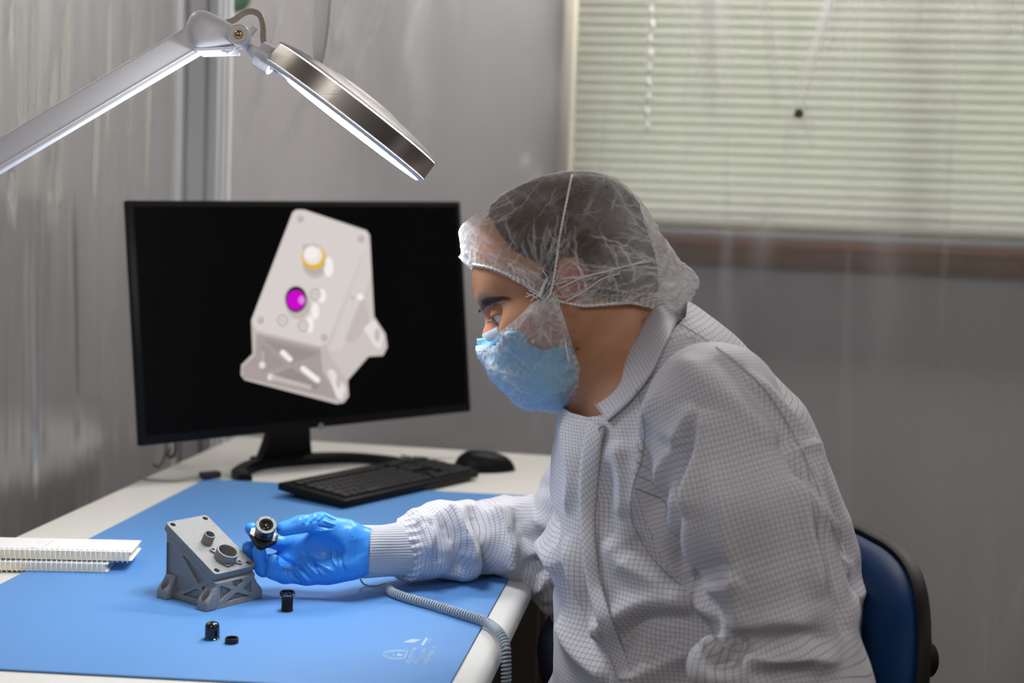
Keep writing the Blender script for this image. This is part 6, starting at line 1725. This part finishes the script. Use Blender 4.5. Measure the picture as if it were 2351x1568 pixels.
finger([(706, 1272, G + .006), (640, 1290, G + .012), (588, 1290, G + .006), (570, 1257, G - .008)], [.0120, .0104, .0094, .0080])
hand2 = len(hand)
finger([(702, 1296, G + .000), (645, 1309, G - .002), (604, 1306, G - .014), (595, 1266, G - .024)], [.0118, .0102, .0094, .0080], k=.0035)
finger([(704, 1318, G - .004), (655, 1322, G - .010), (627, 1312, G - .021), (628, 1286, G - .027)], [.0112, .0100, .0090, .0076], k=.003)
hand += [('-', .010, lambda p: sd_ell(p, P(730, 1262, G - .024), (.027, .017, .011), np.stack([nrm(R_ + .25 * U_ * 0 - .2 * U_), nrm(U_ + .2 * R_), F_])))]
loh = np.array([P(550, 1250, G)[0], G - .075 - .0, P(700, 1360, G)[2]]); hih = np.array([P(850, 1250, G)[0], G + .045, P(700, 1160, G)[2]])
V, Q = extract(hand, loh, hih, .00095)
gfolds = []
def gf(pts, w, a): gfolds.append((pts, w, a))
for k, (x0, y0, x1, y1) in enumerate(((775, 1195, 738, 1180), (770, 1205, 742, 1195), (765, 1212, 728, 1206), (758, 1217, 722, 1216), (752, 1222, 712, 1221), (746, 1180, 728, 1196), (735, 1178, 720, 1198), (722, 1178, 712, 1200), (710, 1181, 704, 1202), (698, 1186, 696, 1204))):
    gf([(x0, y0), ((x0 + x1) / 2, (y0 + y1) / 2 + 1.5), (x1, y1)], .0011, .0014 if k % 2 else -.0017)
for k, (x0, y0, x1, y1) in enumerate(((690, 1271, 735, 1322), (700, 1268, 752, 1318), (712, 1275, 765, 1312), (722, 1290, 738, 1326), (676, 1290, 712, 1336), (668, 1302, 690, 1338), (655, 1306, 668, 1338), (780, 1255, 792, 1310), (764, 1262, 772, 1300))):
    gf([(x0, y0), ((x0 + x1) / 2 - 3, (y0 + y1) / 2 + 3), (x1, y1)], .0016, -.0017 if k % 2 else .0017)
for k in range(7):
    x0 = 798 + k * 3; gf([(x0, 1215 + 4 * k), (x0 + 3, 1250), (x0 + 2, 1300 - 3 * k)], .0010, .0009 if k % 2 else -.0009)
gf([(640, 1278), (665, 1290), (690, 1305), (712, 1330)], .0020, -.0030); gf([(636, 1284), (650, 1300), (655, 1316)], .0016, -.0022)
N = vnormals(V, Q); V = apply_folds(V, N, gfolds, hand); N = vnormals(V, Q)
V = V + N * (.00035 * wobble(V, 45, 2))[:, None]
glove = mkobj('glove', V, Q, 'nitrile', person, True, 180)
rim = []
for k in range(64):
    th = 2 * pi * k / 64; rim.append(P(826, 1265, 1.706) + (.0293 + .0005 * sin(9 * th)) * (cos(th) * F_ * .80 + sin(th) * U_) + R_ * .001 * sin(5 * th))
MB().tube(rim, .0011, 8, closed=True).build('beaded_rim', 'nitrile', glove, smooth=180)
# the other hand rests in the lap, below the picture
hb_ = P(1395, 1745, 1.515); fd = nrm(PF + Z_ * -.15); sd_ = nrm(np.cross(Z_, fd)); lap = [('+', .01, lambda p: sd_bone(p, hb_ - fd * .0, hb_ + fd * .03, .028, (.036))), ('+', .02, lambda p: sd_bone(p, hb_ + fd * .03, hb_ + fd * .085, (.036, .018), (.040, .014), Z_))]
for i, (o_, ln_) in enumerate(((-.028, .070), (-.010, .080), (.009, .075), (.027, .058))):
    a = hb_ + fd * .085 + sd_ * o_; b = a + fd * ln_ * .55 - Z_ * .010; c = b + fd * ln_ * .35 - Z_ * .022
    lap.append(('+', .006, lambda p, a=a, b=b: sd_bone(p, a, b, .0105, .0095))); lap.append(('+', .004, lambda p, b=b, c=c: sd_bone(p, b, c, .0095, .0078)))
a = hb_ + fd * .03 - sd_ * .03; lap += [('+', .01, lambda p: sd_bone(p, a, a + fd * .04 - sd_ * .022, .014, .0115)), ('+', .005, lambda p: sd_bone(p, a + fd * .04 - sd_ * .022, a + fd * .068 - sd_ * .022, .0112, .009))]
V, Q = extract(lap, hb_ - .0 + np.array([-.24, -.10, -.07]), hb_ + np.array([.06, .10, .07]), .0024)
mkobj('glove', V, Q, 'nitrile', person, True, 180)

# trousers and shoes under the bench
tz = []; hc = np.array([hipc[0], hipc[1], 0])
for s in (-1, 1):
    h0 = W3(hc + Z_ * .625, .02, .085 * s); kn = P(1352, 1492, 1.86) if s > 0 else P(1500, 1650, 1.50); an = np.array([kn[0] + .03, kn[1], .10])
    for A, Bb, r0, r1 in ((h0, kn, .080, .058), (kn, an, .058, .048)): tz.append(('+', .04, lambda p, A=A, Bb=Bb, r0=r0, r1=r1: sd_bone(p, A, Bb, r0, r1)))
    sh = [('+', .01, lambda p, an=an: sd_bone(p, an - Z_ * .045, an - Z_ * .055 + PF * .15, (.038, .045), (.040, .030), Z_)), ]
    a0 = an * [1, 1, 0] + Z_ * .042
    shp = [('+', .02, lambda p, a0=a0: sd_bone(p, a0 + Z_ * .005, a0 + PF * .16 - Z_ * .008, (.038, .044), (.042, .031), Z_)), ('+', .02, lambda p, a0=a0: sd_bone(p, a0, a0 + Z_ * .055, .036, .040))]
    V, Q = extract(shp, a0 + np.array([-.27, -.14, -.045]), a0 + np.array([.08, .12, .12]), .007); V[:, 2] = np.maximum(V[:, 2], .001)
    mkobj('shoe', V, Q, 'shoe_black', person, True, 180)
lo_ = np.minimum(W3(hc, .55, .2), W3(hc, -.1, -.2)) ; hi_ = np.maximum(W3(hc, -.12, .2), W3(hc, .5, -.2))
V, Q = extract(tz, np.array([hc[0] - .62, hc[1] - .42, .08]), np.array([hc[0] + .16, hc[1] + .30, .70]), .010); 
mkobj('trousers', V, Q, 'trousers_navy', person, True, 180)

# ---------------------------------------------------------------- camera module held in the fingers
ma = nrm(-F_ * .745 + R_ * .24 + U_ * .62); m1 = nrm((R_ - .22 * U_) - ma * ((R_ - .22 * U_) @ ma)); m2 = np.cross(ma, m1)
q1_ = nrm(m1 + m2); q2_ = nrm(m1 - m2)                    # the plate's sides run diagonally
pc_ = P(606, 1229, G - .0255)
cm = thing('camera_module', 'black camera module with wide lens held in the blue gloved fingertips', 'camera module', pc_)
MMc = np.stack([q1_, q2_, ma], 1)
def chs(h, c): return [(-h + c, -h), (h - c, -h), (h, -h + c), (h, h - c), (h - c, h), (-h + c, h), (-h, h - c), (-h, -h + c)]
MB().prism(chs(.0132, .0035), pc_, q1_, q2_, ma, -.0030, .0018, .0006).build('lens_mount', 'black_matte', cm)
MB().prism(chs(.0116, .0030), pc_, q1_, q2_, ma, -.0062, -.0032, .0003).build('sensor_board', 'metal_plate', cm)
MB().prism(chs(.0130, .0030), pc_, q1_, q2_, ma, -.0082, -.0064, .0003).build('back_plate', 'black_matte', cm)
for sx, sy in ((-1, -1), (1, 1)):
    d0 = (q1_ * sx + q2_ * sy); c0 = pc_ + d0 * .0094 + ma * .0021
    dd = nrm(d0); ee = nrm(np.cross(ma, dd))
    MB().prism([(-.0035, -.0068), (.0030, -.0040), (.0030, .0040), (-.0035, .0068)], c0, dd, ee, ma, -.0004, .0003).build('bright_corner', 'metal_plate', cm)
LB = .0240
bp_ = [(.0116, .0015), (.0118, .003), (.0118, .0085), (.0110, .0092), (.0110, .0100), (.0118, .0108), (.0118, .0150), (.0123, .0157), (.0127, .0165), (.0127, LB - .0012)]
bp_ = [(r_ * .94, z_) for r_, z_ in bp_]
MB().lathe(bp_, pc_, ma, 56, cap=(True, False)).build('lens_barrel', 'black_gloss', cm)
rg = MB().lathe([(.0119, LB - .0012), (.0117, LB), (.0083, LB), (.0081, LB - .001), (.0076, LB - .0040)], pc_, ma, 56, cap=(False, False)).build('front_ring', simple('ring_grey', (.15, .15, .15), .45), cm)
MB().lathe([(.0081, LB - .0012), (.0078, LB - .0050), (.0066, LB - .0055)], pc_, ma, 40, cap=(False, False)).build('inner_baffle', 'black_matte', cm)
MB().lathe([(.0074, LB - .0044), (.0070, LB - .0034), (.0066, LB - .0046)], pc_, ma, 40, cap=(False, False)).build('glass_retainer', 'lens_tan', cm)
MB().lathe([(.0002, LB - .0020), (.0025, LB - .0023), (.0048, LB - .0033), (.0068, LB - .0048)], pc_, ma, 40, cap=(False, False)).build('front_element', 'lens_glass', cm, smooth=180)
for k in range(4):
    th = pi / 4 + k * pi / 2 + .3; d = cos(th) * q1_ + sin(th) * q2_
    MB().box(pc_ + d * .0111 + ma * LB, (.0022, .0009, .0006), 0, np.stack([d, np.cross(ma, d), ma], 1)).build('ring_notch', 'black_matte', cm)
